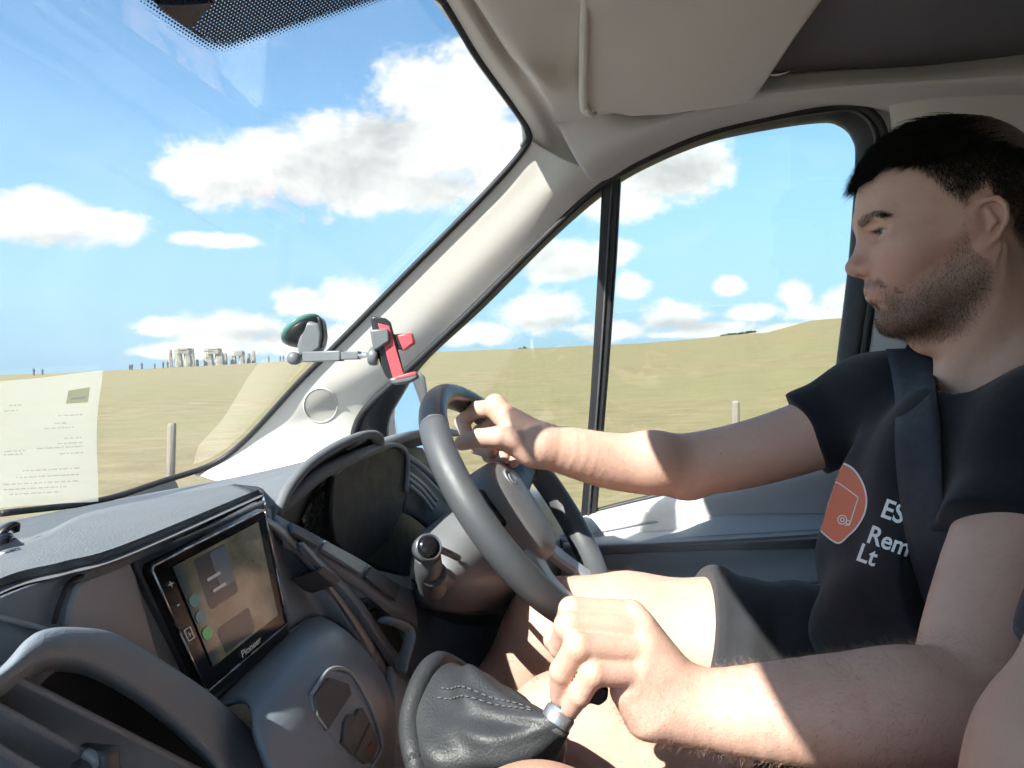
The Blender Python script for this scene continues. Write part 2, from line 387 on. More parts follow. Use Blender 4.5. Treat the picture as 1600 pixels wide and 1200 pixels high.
stone(320, 346, 544.5, 550.3, G+2, 'lintel lying across the middle trilithon', 'lintel_stone', 0.97)
stone(349, 355, 552, 571, G+6, 'narrow stone just right of the middle trilithon')
stone(361, 369, 553, 570, G+5, 'left upright of the small arch right of the middle trilithon')
stone(374, 382, 553, 569.5, G+5, 'right upright of the small arch right of the middle trilithon')
stone(362, 381.5, 548, 553.3, G+5, 'lintel of the small arch right of the middle trilithon', 'lintel_stone', 0.9)
stone(386, 391, 552, 569, G+8, 'grey upright second from the circle\'s right end')
stone(394, 399, 548, 569, G+8, 'tall upright at the right end of the stone circle')
# visitors by the stones: a far-off crowd, a few pixels each
mat('crowd_dark', (0.09, 0.10, 0.13), 0.9, 0.7, 0.5)
def crowd(spots, rr, label):
    V, Fc = [], []
    for (px, h) in spots:
        b = sky_pt(px, np.interp(px, [0, 160, 400, 700], [590, 581, 568, 550]), rr); b.z -= 0.2; s = h/1.7
        prof = [(0.16, 0.0), (0.17, 0.8), (0.26, 1.15), (0.24, 1.42), (0.08, 1.48), (0.12, 1.6), (0.05, 1.74)]
        W_, n = [], 7
        for (r_, z_) in prof:
            for k in range(n): W_.append(b+Vector((r_*s*math.cos(2*math.pi*k/n), r_*s*math.sin(2*math.pi*k/n), z_*s)))
        V, Fc = join((V, Fc), (W_, grid_faces(len(prof), n, False, True)))
    tag(mesh_obj('crowd', V, Fc, 'crowd_dark'), label, 'crowd', kind='stuff')
r = random.Random(5)
crowd([(r.choice([60, 70, 200, 208, 222, 228, 247, 262])+r.gauss(0, 4), r.uniform(1.5, 1.9)) for k in range(9)] + [(420, 1.8), (438, 1.8), (443, 1.8)], 185, 'distant visitors standing along the skyline by the stones')
# far wood on the skyline
mat('far_wood', (0.035, 0.055, 0.03), 0.95, 0.4, 0.06)
def wood(x0, x1, n, rr, hh, label):
    V, Fc = [], []
    for k in range(n):
        px = x0+(x1-x0)*(k+r.random())/n; b = sky_pt(px, np.interp(px, [x0, x1], [526, 519.5] if x0 > 1000 else [548, 545]), rr); s = hh*r.uniform(0.6, 1.2)
        for i in range(5):
            c = b+Vector((r.gauss(0, s*.4), r.gauss(0, s*.4), s*r.uniform(0.2, 0.8))); bm = bmesh.new(); bmesh.ops.create_icosphere(bm, subdivisions=1, radius=s*r.uniform(.25, .45))
            V, Fc = join((V, Fc), ([c+v.co*r.uniform(.8, 1.15) for v in bm.verts], [tuple(v.index for v in f.verts) for f in bm.faces])); bm.free()
    tag(mesh_obj('distant_wood', V, Fc, 'far_wood', smooth=False), label, 'trees', kind='stuff')
wood(1128, 1182, 40, 900, 2.6, 'far dark line of trees on the skyline behind the side window')
wood(805, 822, 8, 900, 2.4, 'small far clump of trees on the skyline left of the window divider')
# ------------------------------------------------------------------ the van
mat('dash_plastic', (0.205, 0.24, 0.285), 0.5, 0.10, 10.0, 0.25, 700.0, dust=0.15)
mat('dash_top_plastic', (0.145, 0.155, 0.17), 0.62, 0.10, 8.0, 0.35, 600.0, dust=0.15)
mat('dash_dark', (0.075, 0.078, 0.086), 0.5, 0.15, 12.0, 0.2, 700.0, dust=0.25)
mat('dash_satin', (0.195, 0.235, 0.285), 0.38, 0.08, 8.0, 0.05, 600.0, dust=0.12)
mat('dash_silver', (0.30, 0.32, 0.35), 0.33, 0.08, 8.0, dust=0.2)
mat('chrome', (0.78, 0.79, 0.80), 0.12, 0.05, metal=1.0)
mat('brushed_steel', (0.5, 0.52, 0.55), 0.3, 0.1, 60.0, metal=0.8)
mat('gloss_black', (0.008, 0.008, 0.01), 0.16, 0.1)
mat('rubber', (0.02, 0.021, 0.025), 0.55, 0.2, 20.0, 0.15, 300.0)
mat('pillar_beige', (0.72, 0.69, 0.645), 0.7, 0.05, 6.0, 0.2, 900.0)
mat('lining_grey', (0.66, 0.64, 0.62), 0.9, 0.05, 6.0, 0.4, 900.0)
mat('visor_vinyl', (0.72, 0.70, 0.66), 0.65, 0.04, 7.0, 0.2, 800.0)
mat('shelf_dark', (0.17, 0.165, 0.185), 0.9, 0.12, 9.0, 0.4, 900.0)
mat('door_grey', (0.56, 0.58, 0.60), 0.6, 0.06, 6.0, 0.25, 700.0, dust=0.1)
mat('door_slate', (0.42, 0.45, 0.485), 0.6, 0.06, 6.0, 0.25, 700.0, dust=0.1)
mat('door_dark', (0.13, 0.14, 0.155), 0.65, 0.1, 6.0, 0.25, 700.0)
mat('wheel_leather', (0.07, 0.075, 0.083), 0.45, 0.2, 30.0, 0.22, 650.0, dust=0.12)
mat('wheel_smooth', (0.012, 0.013, 0.016), 0.35, 0.2, 20.0)
mat('hub_plastic', (0.19, 0.193, 0.205), 0.45, 0.1, 14.0, 0.2, 700.0, dust=0.15)
mat('boot_leather', (0.036, 0.038, 0.042), 0.5, 0.3, 30.0, 0.35, 420.0)
mat('stitch', (0.10, 0.10, 0.11), 0.8)
mat('white_paint', (0.8, 0.8, 0.79), 0.35, 0.03)
mat('seat_fabric', (0.10, 0.10, 0.11), 0.9, 0.3, 40.0, 0.6, 500.0, sheen=0.2)
mat('mirror_silver', (0.88, 0.9, 0.92), 0.02, 0.0, metal=1.0)
glass_mat('windscreen_glass', (0.93, 0.96, 0.95), 1.0, 0.05)
glass_mat('door_glass', (0.9, 0.95, 0.94), 0.9, 0.02)
VAN = empty('van', (0.5, 0.0, ROADZ+0.02), 'van cab with grey dashboard and cream pillar trim around the driver', 'van')
def PX(px, py, x): v = ray(px, py); return v*(x/v.x)
# ---- windscreen surface
XC = 0.48
def scr(s, t):
    hw = 0.81+(0.69-0.81)*t
    cy = 1.09+(0.318-1.09)*t; bow = 0.155+(0.075-0.155)*t
    zc = -0.245+(0.425+0.245)*t; dz = (0.0)+(0.08)*t
    return Vector((XC+s*hw, cy-bow*s*s, zc-dz*s*s))
GS = [(s, t) for s in np.linspace(-1.05, 1.05, 85) for t in np.linspace(-0.05, 1.08, 60)]
GP = np.array([list(scr(s, t)) for s, t in GS])
GPX = np.array([pix(p) if Vector(p).dot(fw) > 0.1 else (-9e3, -9e3) for p in GP])
def on_screen(px, py, inset=0.0):
    """the spot of the windscreen seen at a place in the picture"""
    i = int(np.argmin(((GPX-np.array([px, py]))**2).sum(1))); s, t = GS[i]
    for _ in range(25):
        p = scr(s, t); q = pix(p); e = (px-q[0], py-q[1])
        a = pix(scr(s+1e-4, t)); b = pix(scr(s, t+1e-4))
        J = np.array([[(a[0]-q[0])/1e-4, (b[0]-q[0])/1e-4], [(a[1]-q[1])/1e-4, (b[1]-q[1])/1e-4]])
        try: ds, dt = np.linalg.solve(J, e)
        except Exception: break
        s += max(-.1, min(.1, ds)); t += max(-.1, min(.1, dt))
    p = scr(s, t)
    n = (scr(s+1e-3, t)-p).cross(scr(s, t+1e-3)-p).normalized()
    if n.dot(Vector((0, -1, -0.5))) < 0: n = -n
    return p + n*inset, n, (s, t)
nu, nv = 40, 30
mesh_obj('windscreen', [scr(s, t) for s in np.linspace(-1.0, 1.02, nu) for t in np.linspace(-0.03, 1.03, nv)], grid_faces(nu, nv), 'windscreen_glass', VAN)
# edge of the glass as the picture shows it, right half; the left half mirrors it
WEDGE = [(690, -2), (745, 88), (800, 164), (822, 200), (818, 228), (760, 296), (640, 418), (520, 540), (462, 598), (385, 682), (332, 722), (250, 750), (150, 780), (0, 799)]
WP = []
for (px, py) in WEDGE:
    p, n, st = on_screen(px, py, 0.004); WP.append(p)
def mirx(p): return Vector((2*XC-p[0], p[1], p[2]))
tube('windscreen_seal', WP, 0.0055, 'rubber', VAN, 8, 120)
tube('windscreen_seal', [mirx(p) for p in WP], 0.0055, 'rubber', VAN, 8, 120)
# header of the windscreen between the two corners
top0 = WP[0]
HEAD = [top0] + [Vector((XC+(top0.x-XC)*s, top0.y+(0.33-top0.y)*(1-s*s), top0.z+0.012*(1-s*s))) for s in (0.6, 0.2, 0.0, -0.2, -0.6, -1.0)]
tube('windscreen_seal', HEAD, 0.0055, 'rubber', VAN, 8, 40)
lip0 = [WP[k] for k in (4, 3, 2, 1, 0)]+HEAD[1:-1]+[mirx(WP[k]) for k in (0, 1, 2, 3, 4)]
patch('roof_lip', [lip0, [Vector(p)+Vector((0, -0.006, 0.05)) for p in lip0], [Vector(p)+Vector((0, -0.03, 0.10)) for p in lip0]], 'white_paint', VAN, 6, 60, 0.008)
# dotted shade band behind the mirror foot
def frit():
    m = bpy.data.materials.new('ceramic_dots'); m.use_nodes = True; q = NT(m.node_tree); q.n.clear()
    o = q.new('ShaderNodeOutputMaterial'); uv = q.new('ShaderNodeUVMap'); sp = q.new('ShaderNodeSeparateXYZ')
    sc = q.vmath('MULTIPLY', uv.outputs[0], (1, 1, 0)); q.link(sc, sp.inputs[0])
    at = q.new('ShaderNodeAttribute', attribute_name='rim').outputs['Fac']
    fx = q.math('SUBTRACT', q.math('FRACT', q.math('ADD', sp.outputs[0], q.math('MULTIPLY', q.math('FLOOR', sp.outputs[1]), 0.5))), 0.5); fy = q.math('SUBTRACT', q.math('FRACT', sp.outputs[1]), 0.5)
    d = q.math('SQRT', q.math('ADD', q.math('MULTIPLY', fx, fx), q.math('MULTIPLY', fy, fy)))
    # clear dots inside, shrinking black dots on the rim
    hole = q.math('GREATER_THAN', d, 0.20); dot = q.math('LESS_THAN', d, q.math('MULTIPLY_ADD', at, 0.45, 0.12))
    rimm = q.math('LESS_THAN', at, 0.9)
    k = q.math('ADD', q.math('MULTIPLY', rimm, dot), q.math('MULTIPLY', q.math('SUBTRACT', 1.0, rimm), hole))
    tr = q.new('ShaderNodeBsdfTransparent'); df = q.new('ShaderNodeBsdfPrincipled'); df.inputs['Base Color'].default_value = (0.012, 0.012, 0.014, 1); df.inputs['Roughness'].default_value = 0.4
    mx = q.new('ShaderNodeMixShader'); q.link(k, mx.inputs[0]); q.link(tr.outputs[0], mx.inputs[1]); q.link(df.outputs[0], mx.inputs[2]); q.link(mx.outputs[0], o.inputs[0])
    ol = [(196, -14), (250, 32), (290, 62), (318, 76), (345, 79), (372, 73), (470, 42), (600, 2), (640, -12)]
    C = (420, -60); nr = 10; C2 = cr(ol, 40); V, rim, uvs = [], [], []
    for j in range(nr+1):
        f = [0, .3, .55, .7, .8, .86, .9, .93, .955, .98, 1.0][j]
        for (x, y) in C2:
            p, n, st = on_screen(C[0]+(x-C[0])*f, C[1]+(y-C[1])*f, 0.0025); V.append(p); rim.append(max(0, min(1, (1.0-f)/0.12))); uvs.append((p.x/0.0038, (p.y-p.z)/0.0046))
    ob = mesh_obj('shade_band', V, grid_faces(nr+1, 40), m, VAN)
    me = ob.data; a = me.attributes.new('rim', 'FLOAT', 'POINT'); a.data.foreach_set('value', rim)
    ul = me.uv_layers.new(name='UVMap')
    for l in me.loops: ul.data[l.index].uv = uvs[l.vertex_index]
    # solid foot in its middle
    V = []
    for (x, y) in [(232, -8), (262, 14), (283, 26), (296, 12), (318, -14)]:
        V.append(on_screen(x, y, 0.006)[0])
    mesh_obj('sensor_cover', V, [tuple(range(5))], 'gloss_black', VAN, smooth=False, thick=0.01)
frit()
# ---- door glass line, seals
XG = 1.345
def D(px, py, x=XG): return P(px, py, x=x)
DOOR = empty('door_root', (0, 0, 0)); bpy.data.objects.remove(DOOR)
OUT = [(552, 700), (556, 665), (575, 632), (640, 572), (740, 478), (850, 368), (930, 294), (1000, 250), (1100, 207), (1200, 181), (1290, 166), (1340, 163), (1368, 178), (1382, 205), (1385, 250), (1372, 400), (1350, 560), (1325, 730)]
INN = [(602, 700), (603, 660), (618, 628), (660, 566), (752, 480), (858, 374), (938, 304), (1003, 262), (1103, 220), (1203, 198), (1285, 187), (1315, 192), (1335, 212), (1340, 250), (1330, 400), (1311, 560), (1290, 730)]
door = patch('driver_door', [[D(905, 806, 1.335), D(1030, 776, 1.335), D(1300, 716, 1.335), D(1420, 690, 1.335)], [D(900, 822, 1.30), D(1030, 792, 1.30), D(1300, 735, 1.30), D(1420, 705, 1.30)], [D(890, 850, 1.285), D(1030, 836, 1.285), D(1300, 812, 1.285), D(1420, 800, 1.285)]], 'door_grey', VAN, 12, 30, 0.02)
tag(door, 'grey driver\'s door trim')
Lp = cr([D(*p, 1.325) for p in OUT], 90); Lq = cr([D(*p, 1.352) for p in INN], 90)
fr = patch('window_frame', [Lp, [(Vector(a)+Vector(b))/2+Vector((-0.012, 0, 0)) for a, b in zip(Lp, Lq)], Lq, [Vector(b)+Vector((0.02, 0, 0)) for b in Lq]], 'rubber', door, 10, 90, 0.006)
tube('window_seal', [D(p[0]-1, p[1]+4, 1.318) for p in OUT], 0.0065, 'rubber', door, 8, 110)
LIP = [((a[0]*2+b[0])/3, (a[1]*2+b[1])/3) for a, b in zip(OUT, [(602, 700)]+INN)]
tube('window_seal', [D(a, b, 1.322) for a, b in LIP[3:15]], 0.003, 'dash_dark', door, 8, 80)
GL = [D(p[0]+(-3 if p[0] < 620 else 0), p[1], 1.358) for p in INN] + [D(1290, 760, 1.358), D(1030, 800, 1.358), D(900, 830, 1.358), D(700, 840, 1.358), D(602, 800, 1.358)]
c = sum((Vector(p) for p in GL), Vector())/len(GL); V = [c]+GL
mesh_obj('window_glass', V, [(0, 1+i, 1+(i+1) % len(GL)) for i in range(len(GL))], 'door_glass', door, smooth=False)
# divider bar of the quarter light
prism('window_divider', [D(941, 268, 1.33), D(971, 250, 1.33), D(963, 400, 1.33), D(950, 580, 1.33), D(931, 812, 1.33), D(906, 820, 1.33), D(922, 620, 1.33), D(935, 400, 1.33)], (0.022, 0, 0), 'rubber', door, bevel=0.004)
tube('divider_channel', [D(958, 258, 1.327), D(949, 400, 1.327), D(936, 600, 1.327), D(919, 812, 1.327)], 0.0022, 'dash_dark', door, 6, 20)
# window sill rubber
tube('sill_rubber', [D(895, 808, 1.34), D(1030, 774, 1.34), D(1310, 712, 1.34)], 0.005, 'rubber', door, 8, 20)
# small inset by the quarter light
patch('inset_plate', [[D(915, 826, 1.296), D(960, 806, 1.296), D(1000, 797, 1.296), D(1012, 800, 1.296)], [D(912, 836, 1.288), D(960, 828, 1.288), D(1008, 818, 1.288), D(1028, 815, 1.288)]], 'door_grey', door, 6, 20, 0.004)
# ledge below: a sloping shelf, its lip and the lower panel
patch('arm_ledge', [[D(880, 850, 1.283), D(925, 840, 1.283), D(1000, 832, 1.283), D(1060, 826, 1.283), D(1120, 806, 1.283), D(1230, 802, 1.283), D(1330, 802, 1.283)],
                    [D(880, 848, 1.255), D(930, 848, 1.25), D(1000, 845, 1.245), D(1060, 842, 1.24), D(1120, 838, 1.235), D(1230, 832, 1.23), D(1330, 826, 1.225)],
                    [D(880, 858, 1.25), D(930, 856, 1.245), D(1000, 853, 1.24), D(1060, 850, 1.235), D(1120, 846, 1.23), D(1230, 840, 1.225), D(1330, 834, 1.22)],
                    [D(880, 872, 1.275), D(930, 868, 1.275), D(1000, 864, 1.272), D(1060, 862, 1.27), D(1120, 860, 1.27), D(1230, 858, 1.27), D(1330, 855, 1.27)]], 'door_slate', door, 24, 60, 0.01)
patch('door_card', [[D(860, 862, 1.285), D(1000, 858, 1.285), D(1150, 854, 1.285), D(1340, 850, 1.285)], [D(850, 900, 1.292), D(1000, 890, 1.292), D(1150, 884, 1.292), D(1340, 880, 1.292)], [D(840, 950, 1.285), D(1000, 925, 1.285), D(1150, 915, 1.285), D(1340, 908, 1.285)]], 'door_grey', door, 12, 30, 0.01)
patch('door_pocket', [[D(840, 950, 1.283), D(1000, 926, 1.283), D(1150, 917, 1.283), D(1340, 909, 1.283)], [D(840, 960, 1.24), D(1000, 938, 1.24), D(1150, 927, 1.24), D(1340, 918, 1.24)], [D(840, 975, 1.235), D(1000, 950, 1.235), D(1150, 938, 1.235), D(1340, 928, 1.235)], [D(840, 1150, 1.25), D(1000, 1120, 1.25), D(1150, 1100, 1.25), D(1340, 1090, 1.25)]], 'door_slate', door, 20, 30, 0.01)
patch('door_lower', [[D(700, 800, 1.30), D(700, 1000, 1.30), D(700, 1300, 1.30)], [D(1000, 860, 1.31), D(1000, 1000, 1.31), D(1000, 1300, 1.31)], [D(1500, 800, 1.31), D(1500, 1000, 1.31), D(1500, 1300, 1.31)]], 'door_dark', door, 8, 8, 0.02)
# ---- pillar trim: from the glass edge round to the door seal
pe = [on_screen(*p, 0.004)[0] for p in [(826, 214), (814, 236), (760, 298), (640, 420), (520, 542), (462, 600), (400, 668), (350, 712), (300, 738)]]
md1 = [PX(x, y, p.x+0.012) for (x, y), p in zip([(850, 232), (846, 262), (790, 320), (672, 440), (556, 560), (500, 612), (450, 668), (410, 720), (380, 760)], pe)]
md2 = [PX(x, y, p.x+0.026) for (x, y), p in zip([(905, 258), (880, 290), (826, 340), (712, 452), (602, 562), (548, 606), (515, 650), (500, 700), (490, 760)], pe)]
dd = [P(975, 268, x=1.318), P(930, 296, x=1.318), P(850, 370, x=1.318), P(738, 480, x=1.32), P(640, 573, x=1.325), P(588, 618, x=1.328), P(560, 655, x=1.33), P(550, 690, x=1.33), P(548, 760, x=1.33)]
pil = patch('pillar_trim', [pe, md1, md2, dd], 'pillar_beige', VAN, 26, 70, 0.004)
tag(pil, 'cream windscreen pillar trim in bright sun')
mp = [mirx(p) for p in pe]
patch('pillar_trim', [mp, [mirx(p) for p in md1], [mirx(p) for p in md2], [mirx(p) for p in dd]], 'pillar_beige', VAN, 26, 70, 0.004)
# round speaker grille on the pillar foot
pv = BVHTree.FromPolygons([Vector(v.co) for v in pil.data.vertices], [tuple(f.vertices) for f in pil.data.polygons])
def on_tree(tree, px, py):
    v = ray(px, py).normalized(); h = tree.ray_cast(Vector((0, 0, 0)), v); return h[0], h[1]
mat('grille_beige', (0.56, 0.535, 0.49), 0.8, 0.1, 900.0, 0.8, 1500.0)
def on_pil(x, y, lift):
    h, n = on_tree(pv, x, y)
    if n.dot(h) > 0: n = -n
    return h+n*lift
gc = [on_pil(501+26*math.cos(a), 633+26.5*math.sin(a), 0.001) for a in np.linspace(0, 2*math.pi, 41)]
gr = tube('speaker_grille', gc, 0.0011, 'pillar_beige', pil, 6)
gd_ = [on_pil(501+24.5*f*math.cos(a), 633+25*f*math.sin(a), 0.0012) for f in (0.02, .35, .7, 1.0) for a in np.linspace(0, 2*math.pi, 40, endpoint=False)]
mesh_obj('grille_mesh', gd_, grid_faces(4, 40, False, True), 'grille_beige', gr)
# ---- roof lining above windscreen and door
ROOFZ = 0.455
c_px = [[(620, -110), (690, -2), (745, 88), (800, 164), (826, 212), (822, 246)],
        [(648, -110), (718, -2), (771, 84), (822, 158), (852, 214), (858, 272)],
        [(668, -110), (738, -2), (790, 82), (836, 140), (868, 204), (896, 276)],
        [(682, -110), (750, -2), (803, 80), (845, 134), (888, 204), (936, 270)],
        [(800, -110), (838, -2), (868, 80), (892, 142), (930, 204), (980, 254)],
        [(990, -110), (990, -2), (990, 80), (992, 160), (1005, 205), (1040, 232)]]
g0 = [on_screen(*p, 0.004)[0] for p in c_px[0]]
drop = [0.0, 0.006, -0.006, 0.010, 0.004, -0.012]; xr = [0.0, 0.006, 0.018, 0.026, 0.040, 0.052]
hrows = [g0]
for k in range(1, 6):
    hrows.append([P(*c_px[k][i], z=g0[i].z-drop[k]) for i in range(4)]+[PX(*c_px[k][4], g0[4].x+xr[k]+0.004), PX(*c_px[k][5], g0[5].x+xr[k]+0.018)])
head = patch('windscreen_header', hrows, 'pillar_beige', VAN, 36, 50, 0.004)
# rail above the door
ra0 = [P(905, 258, x=1.262), P(960, 225, x=1.25), P(1040, 190, x=1.235), P(1160, 155, x=1.23), P(1300, 138, x=1.23), P(1450, 128, x=1.23), P(1620, 118, x=1.23)]
ra1 = [P(930, 285, x=1.30), P(985, 246, x=1.295), P(1060, 208, x=1.29), P(1180, 174, x=1.285), P(1310, 156, x=1.285), P(1460, 160, x=1.285), P(1640, 160, x=1.285)]
ra2 = [P(975, 268, x=1.318), P(1005, 252, x=1.318), P(1100, 211, x=1.318), P(1200, 186, x=1.318), P(1320, 166, x=1.318), P(1470, 190, x=1.318), P(1660, 210, x=1.318)]
patch('roof_rail', [[P(868, 190, z=0.36), P(930, 175, z=0.365), P(1010, 165, z=0.375), P(1120, 130, z=0.39), P(1280, 110, z=0.40), P(1440, 100, z=0.40), P(1610, 80, z=0.40)], ra0, ra1, ra2], 'lining_grey', VAN, 20, 60, 0.004)
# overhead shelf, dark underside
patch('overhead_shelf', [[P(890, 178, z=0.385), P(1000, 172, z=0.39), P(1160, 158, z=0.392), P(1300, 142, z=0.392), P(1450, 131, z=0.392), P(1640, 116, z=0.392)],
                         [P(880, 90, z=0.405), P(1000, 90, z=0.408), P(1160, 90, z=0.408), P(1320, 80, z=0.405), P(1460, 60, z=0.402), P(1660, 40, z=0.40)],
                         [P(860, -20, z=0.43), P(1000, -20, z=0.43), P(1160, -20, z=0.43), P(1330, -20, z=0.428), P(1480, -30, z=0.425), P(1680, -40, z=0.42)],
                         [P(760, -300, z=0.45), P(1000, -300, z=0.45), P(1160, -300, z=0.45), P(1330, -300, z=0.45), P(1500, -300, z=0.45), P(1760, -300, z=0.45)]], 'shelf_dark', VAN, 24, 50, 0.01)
# trim behind the door: pillar between door and bulkhead
patch('rear_pillar_trim', [[P(1374, 130, x=1.30), P(1392, 185, x=1.322), P(1390, 300, x=1.33), P(1372, 420, x=1.335), P(1352, 560, x=1.335), P(1330, 760, x=1.335)], [P(1390, 128, x=1.28), P(1402, 186, x=1.30), P(1402, 300, x=1.305), P(1386, 420, x=1.31), P(1368, 560, x=1.31), P(1346, 760, x=1.31)], [P(1500, 120, x=1.25), P(1500, 180, x=1.28), P(1500, 300, x=1.28), P(1500, 420, x=1.28), P(1500, 560, x=1.28), P(1500, 760, x=1.28)], [P(1750, 110, x=1.25), P(1750, 170, x=1.28), P(1750, 300, x=1.28), P(1750, 420, x=1.28), P(1750, 560, x=1.28), P(1750, 760, x=1.28)]], 'lining_grey', VAN, 20, 20, 0.006)
mesh_obj('corner_trim', [P(x, y, x=1.372) for x, y in [(1350, 140), (1450, 130), (1450, 260), (1395, 300), (1378, 230)]], [(0, 1, 2, 3, 4)], 'lining_grey', VAN, smooth=False, thick=0.004)
# ---- sun visor folded up
VZ = lambda px, py: min(0.335 + 0.085*max(0.0, (180-py)/180.0), 0.426-0.00006*(py+14))
vo = [(915, -120), (913, -14), (911, 80), (911, 166), (918, 177), (938, 174), (962, 178), (985, 183), (1040, 181), (1165, 164), (1178, 156), (1192, 138), (1240, 66), (1294, -14), (1362, -120)]
vis = prism('sun_visor', [P(x, y, z=VZ(x, y)) for x, y in vo], (0, 0, 0.016), 'visor_vinyl', VAN, bevel=0.005, seg=3)
tube('visor_edge', [P(916, -120, z=VZ(0, -120)-0.002), P(914, -14, z=VZ(0, -14)-0.002), P(912, 80, z=VZ(0, 80)-0.002), P(912, 164, z=VZ(0, 164)-0.002), P(920, 176, z=VZ(0, 176))], 0.006, 'visor_vinyl', vis, 8, 24)
tube('visor_pivot', [P(916, 172, z=0.334), P(924, 180, z=0.334), P(930, 178, z=0.345)], 0.004, 'visor_vinyl', vis, 8, 10)
tube('ticket_strap', [P(1196, 116, z=0.374), P(1212, 117, z=0.368), P(1226, 114, z=0.37), P(1238, 108, z=0.38)], [0.003, 0.004, 0.0035, 0.001], 'visor_vinyl', VAN, 8, 16, flat=(0.3, 1.4))
# ---- dashboard: top, hood, lid
def zf(x): return float(np.interp(x, [-0.5, 0.5, 0.62, 0.68, 0.74, 0.85, 1.05, 1.18, 1.33], [-0.135, -0.135, -0.142, -0.125, -0.112, -0.106, -0.104, -0.112, -0.135]))
def yf(x): return float(np.interp(x, [-0.5, 0.5, 0.58, 0.66, 1.2, 1.4], [0.46, 0.46, 0.42, 0.385, 0.40, 0.42]))
V = []; nx, ny = 70, 40
xs = np.linspace(-0.45, 1.42, nx)
for x in xs:
    ye = 1.115-0.155*((x-XC)/0.81)**2
    for j in range(ny):
        t = j/(ny-1); y = yf(x)+(ye-yf(x))*t; z0 = zf(x); ze = -0.252
        hmp = (1-math.cos(math.pi*min(1, t*1.0)))/2
        z = z0+(ze-z0)*t**0.72
        if t < 0.06: z -= 0.012*(1-t/0.06)**2
        V.append((x, y, z))
DASH = mesh_obj('dashboard', V, grid_faces(nx, ny), 'dash_top_plastic', VAN, thick=0.012)
tag(DASH, 'grey plastic dashboard running below the windscreen')
# lid over the head unit
LZ = -0.122
lid_front = [(-260, 1080), (0, 928), (100, 898), (205, 866), (413, 774)]
lid_back = [(-260, 960), (-60, 884), (60, 838), (155, 796), (366, 756)]
patch('screen_pod_lid', [[P(x, y, z=LZ) for x, y in lid_back], [P((x+a)/2, (y+b)/2-1, z=LZ+0.002) for (x, y), (a, b) in zip(lid_back, lid_front)], [P(x, y, z=LZ) for x, y in lid_front], [P(x, y+3, z=LZ-0.003) for x, y in lid_front], [P(x+1, y+13, z=LZ-0.011) for x, y in lid_front]], 'dash_top_plastic', DASH, 22, 60, 0.008, lin=True)
prism('screen_pod_side', [P(366, 756, z=LZ), P(413, 774, z=LZ), P(416, 786, y=0.352), P(430, 850, y=0.355), P(445, 800, y=0.45), P(410, 760, y=0.46)], (-0.004, 0, -0.002), 'dash_plastic', DASH, bevel=0.001)
# front face left of the screen: bright panel in a dark groove
YF = 0.355
def Y(px, py, y=YF): return P(px, py, y=y)
patch('dash_face', [[Y(-300, 1060), Y(0, 932), Y(108, 898), Y(206, 872), Y(300, 836), Y(416, 782)], [Y(-300, 1120, .35), Y(-20, 1000, .35), Y(90, 955), Y(230, 950), Y(330, 930), Y(432, 870)], [Y(-300, 1300, .34), Y(0, 1130, .34), Y(110, 1040, .348), Y(258, 1056, .35), Y(340, 1095), Y(452, 990)]], 'dash_plastic', DASH, 16, 50, 0.01)
fp = [(120, 915), (140, 902), (204, 878), (214, 900), (238, 985), (254, 1046), (180, 1020), (104, 982), (108, 950)]
prism('face_panel', [Y(x, y, YF-0.006) for x, y in fp], (0, 0.008, 0), 'dash_silver', DASH, bevel=0.002)
tube('panel_groove', [Y(205, 873, YF-0.004), Y(150, 893, YF-0.004), Y(112, 908, YF-0.004), Y(95, 938, YF-0.004), Y(84, 975, YF-0.004)], 0.0016, 'rubber', DASH, 6, 30)
tube('trim_line', [Y(-40, 958, .35), Y(0, 965, .35), Y(40, 975, .35), Y(72, 985, .35)], 0.0018, 'dash_silver', DASH, 6, 12)
# head unit
def quad(pts, u, v):
    a, b, c, d = pts; return a*(1-u)*(1-v)+b*u*(1-v)+c*u*v+d*(1-u)*v
HB = [Y(207, 872, .350), Y(414, 784, .350), Y(452, 990, .346), Y(318, 1104, .346)]
hu = prism('head_unit', [quad(HB, u, v) for u, v in [(0, 0), (1, 0), (1, 1), (0, 1)]], (0, 0.02, 0), 'dash_dark', DASH, bevel=0.002)
tag(hu, 'black touch screen radio set in the dash')
HS = [Y(232, 885, .341), Y(413, 795, .341), Y(448, 976, .338), Y(322, 1084, .338)]
sl = 0.05
prism('bezel', [quad(HS, u, v) for u, v in [(0.03, 0), (1, 0), (1, 1), (0.03, 1), (0, 0.95), (0, 0.05)]], (0, 0.008, 0), 'gloss_black', hu, bevel=0.0012)
rimp = [quad(HS, u, v)+Vector((0, -0.0008, 0)) for u, v in [(0.02, 0.01), (0.25, 0.005), (0.5, 0.005), (0.75, 0.005), (0.995, 0.005), (0.995, 0.5), (0.995, 0.99), (0.5, 0.99), (0.02, 0.99), (0.006, 0.96), (0.004, 0.5), (0.006, 0.04), (0.02, 0.01)]]
mat('rim_metal', (0.6, 0.6, 0.62), 0.25, 0.05, metal=1.0)
V, Fc = [], []
for a, b in zip(rimp[:-1], rimp[1:]): V, Fc = join((V, Fc), tube_mesh([a, b], 0.0007, 6))
mesh_obj('bezel_rim', V, Fc, 'rim_metal', hu)
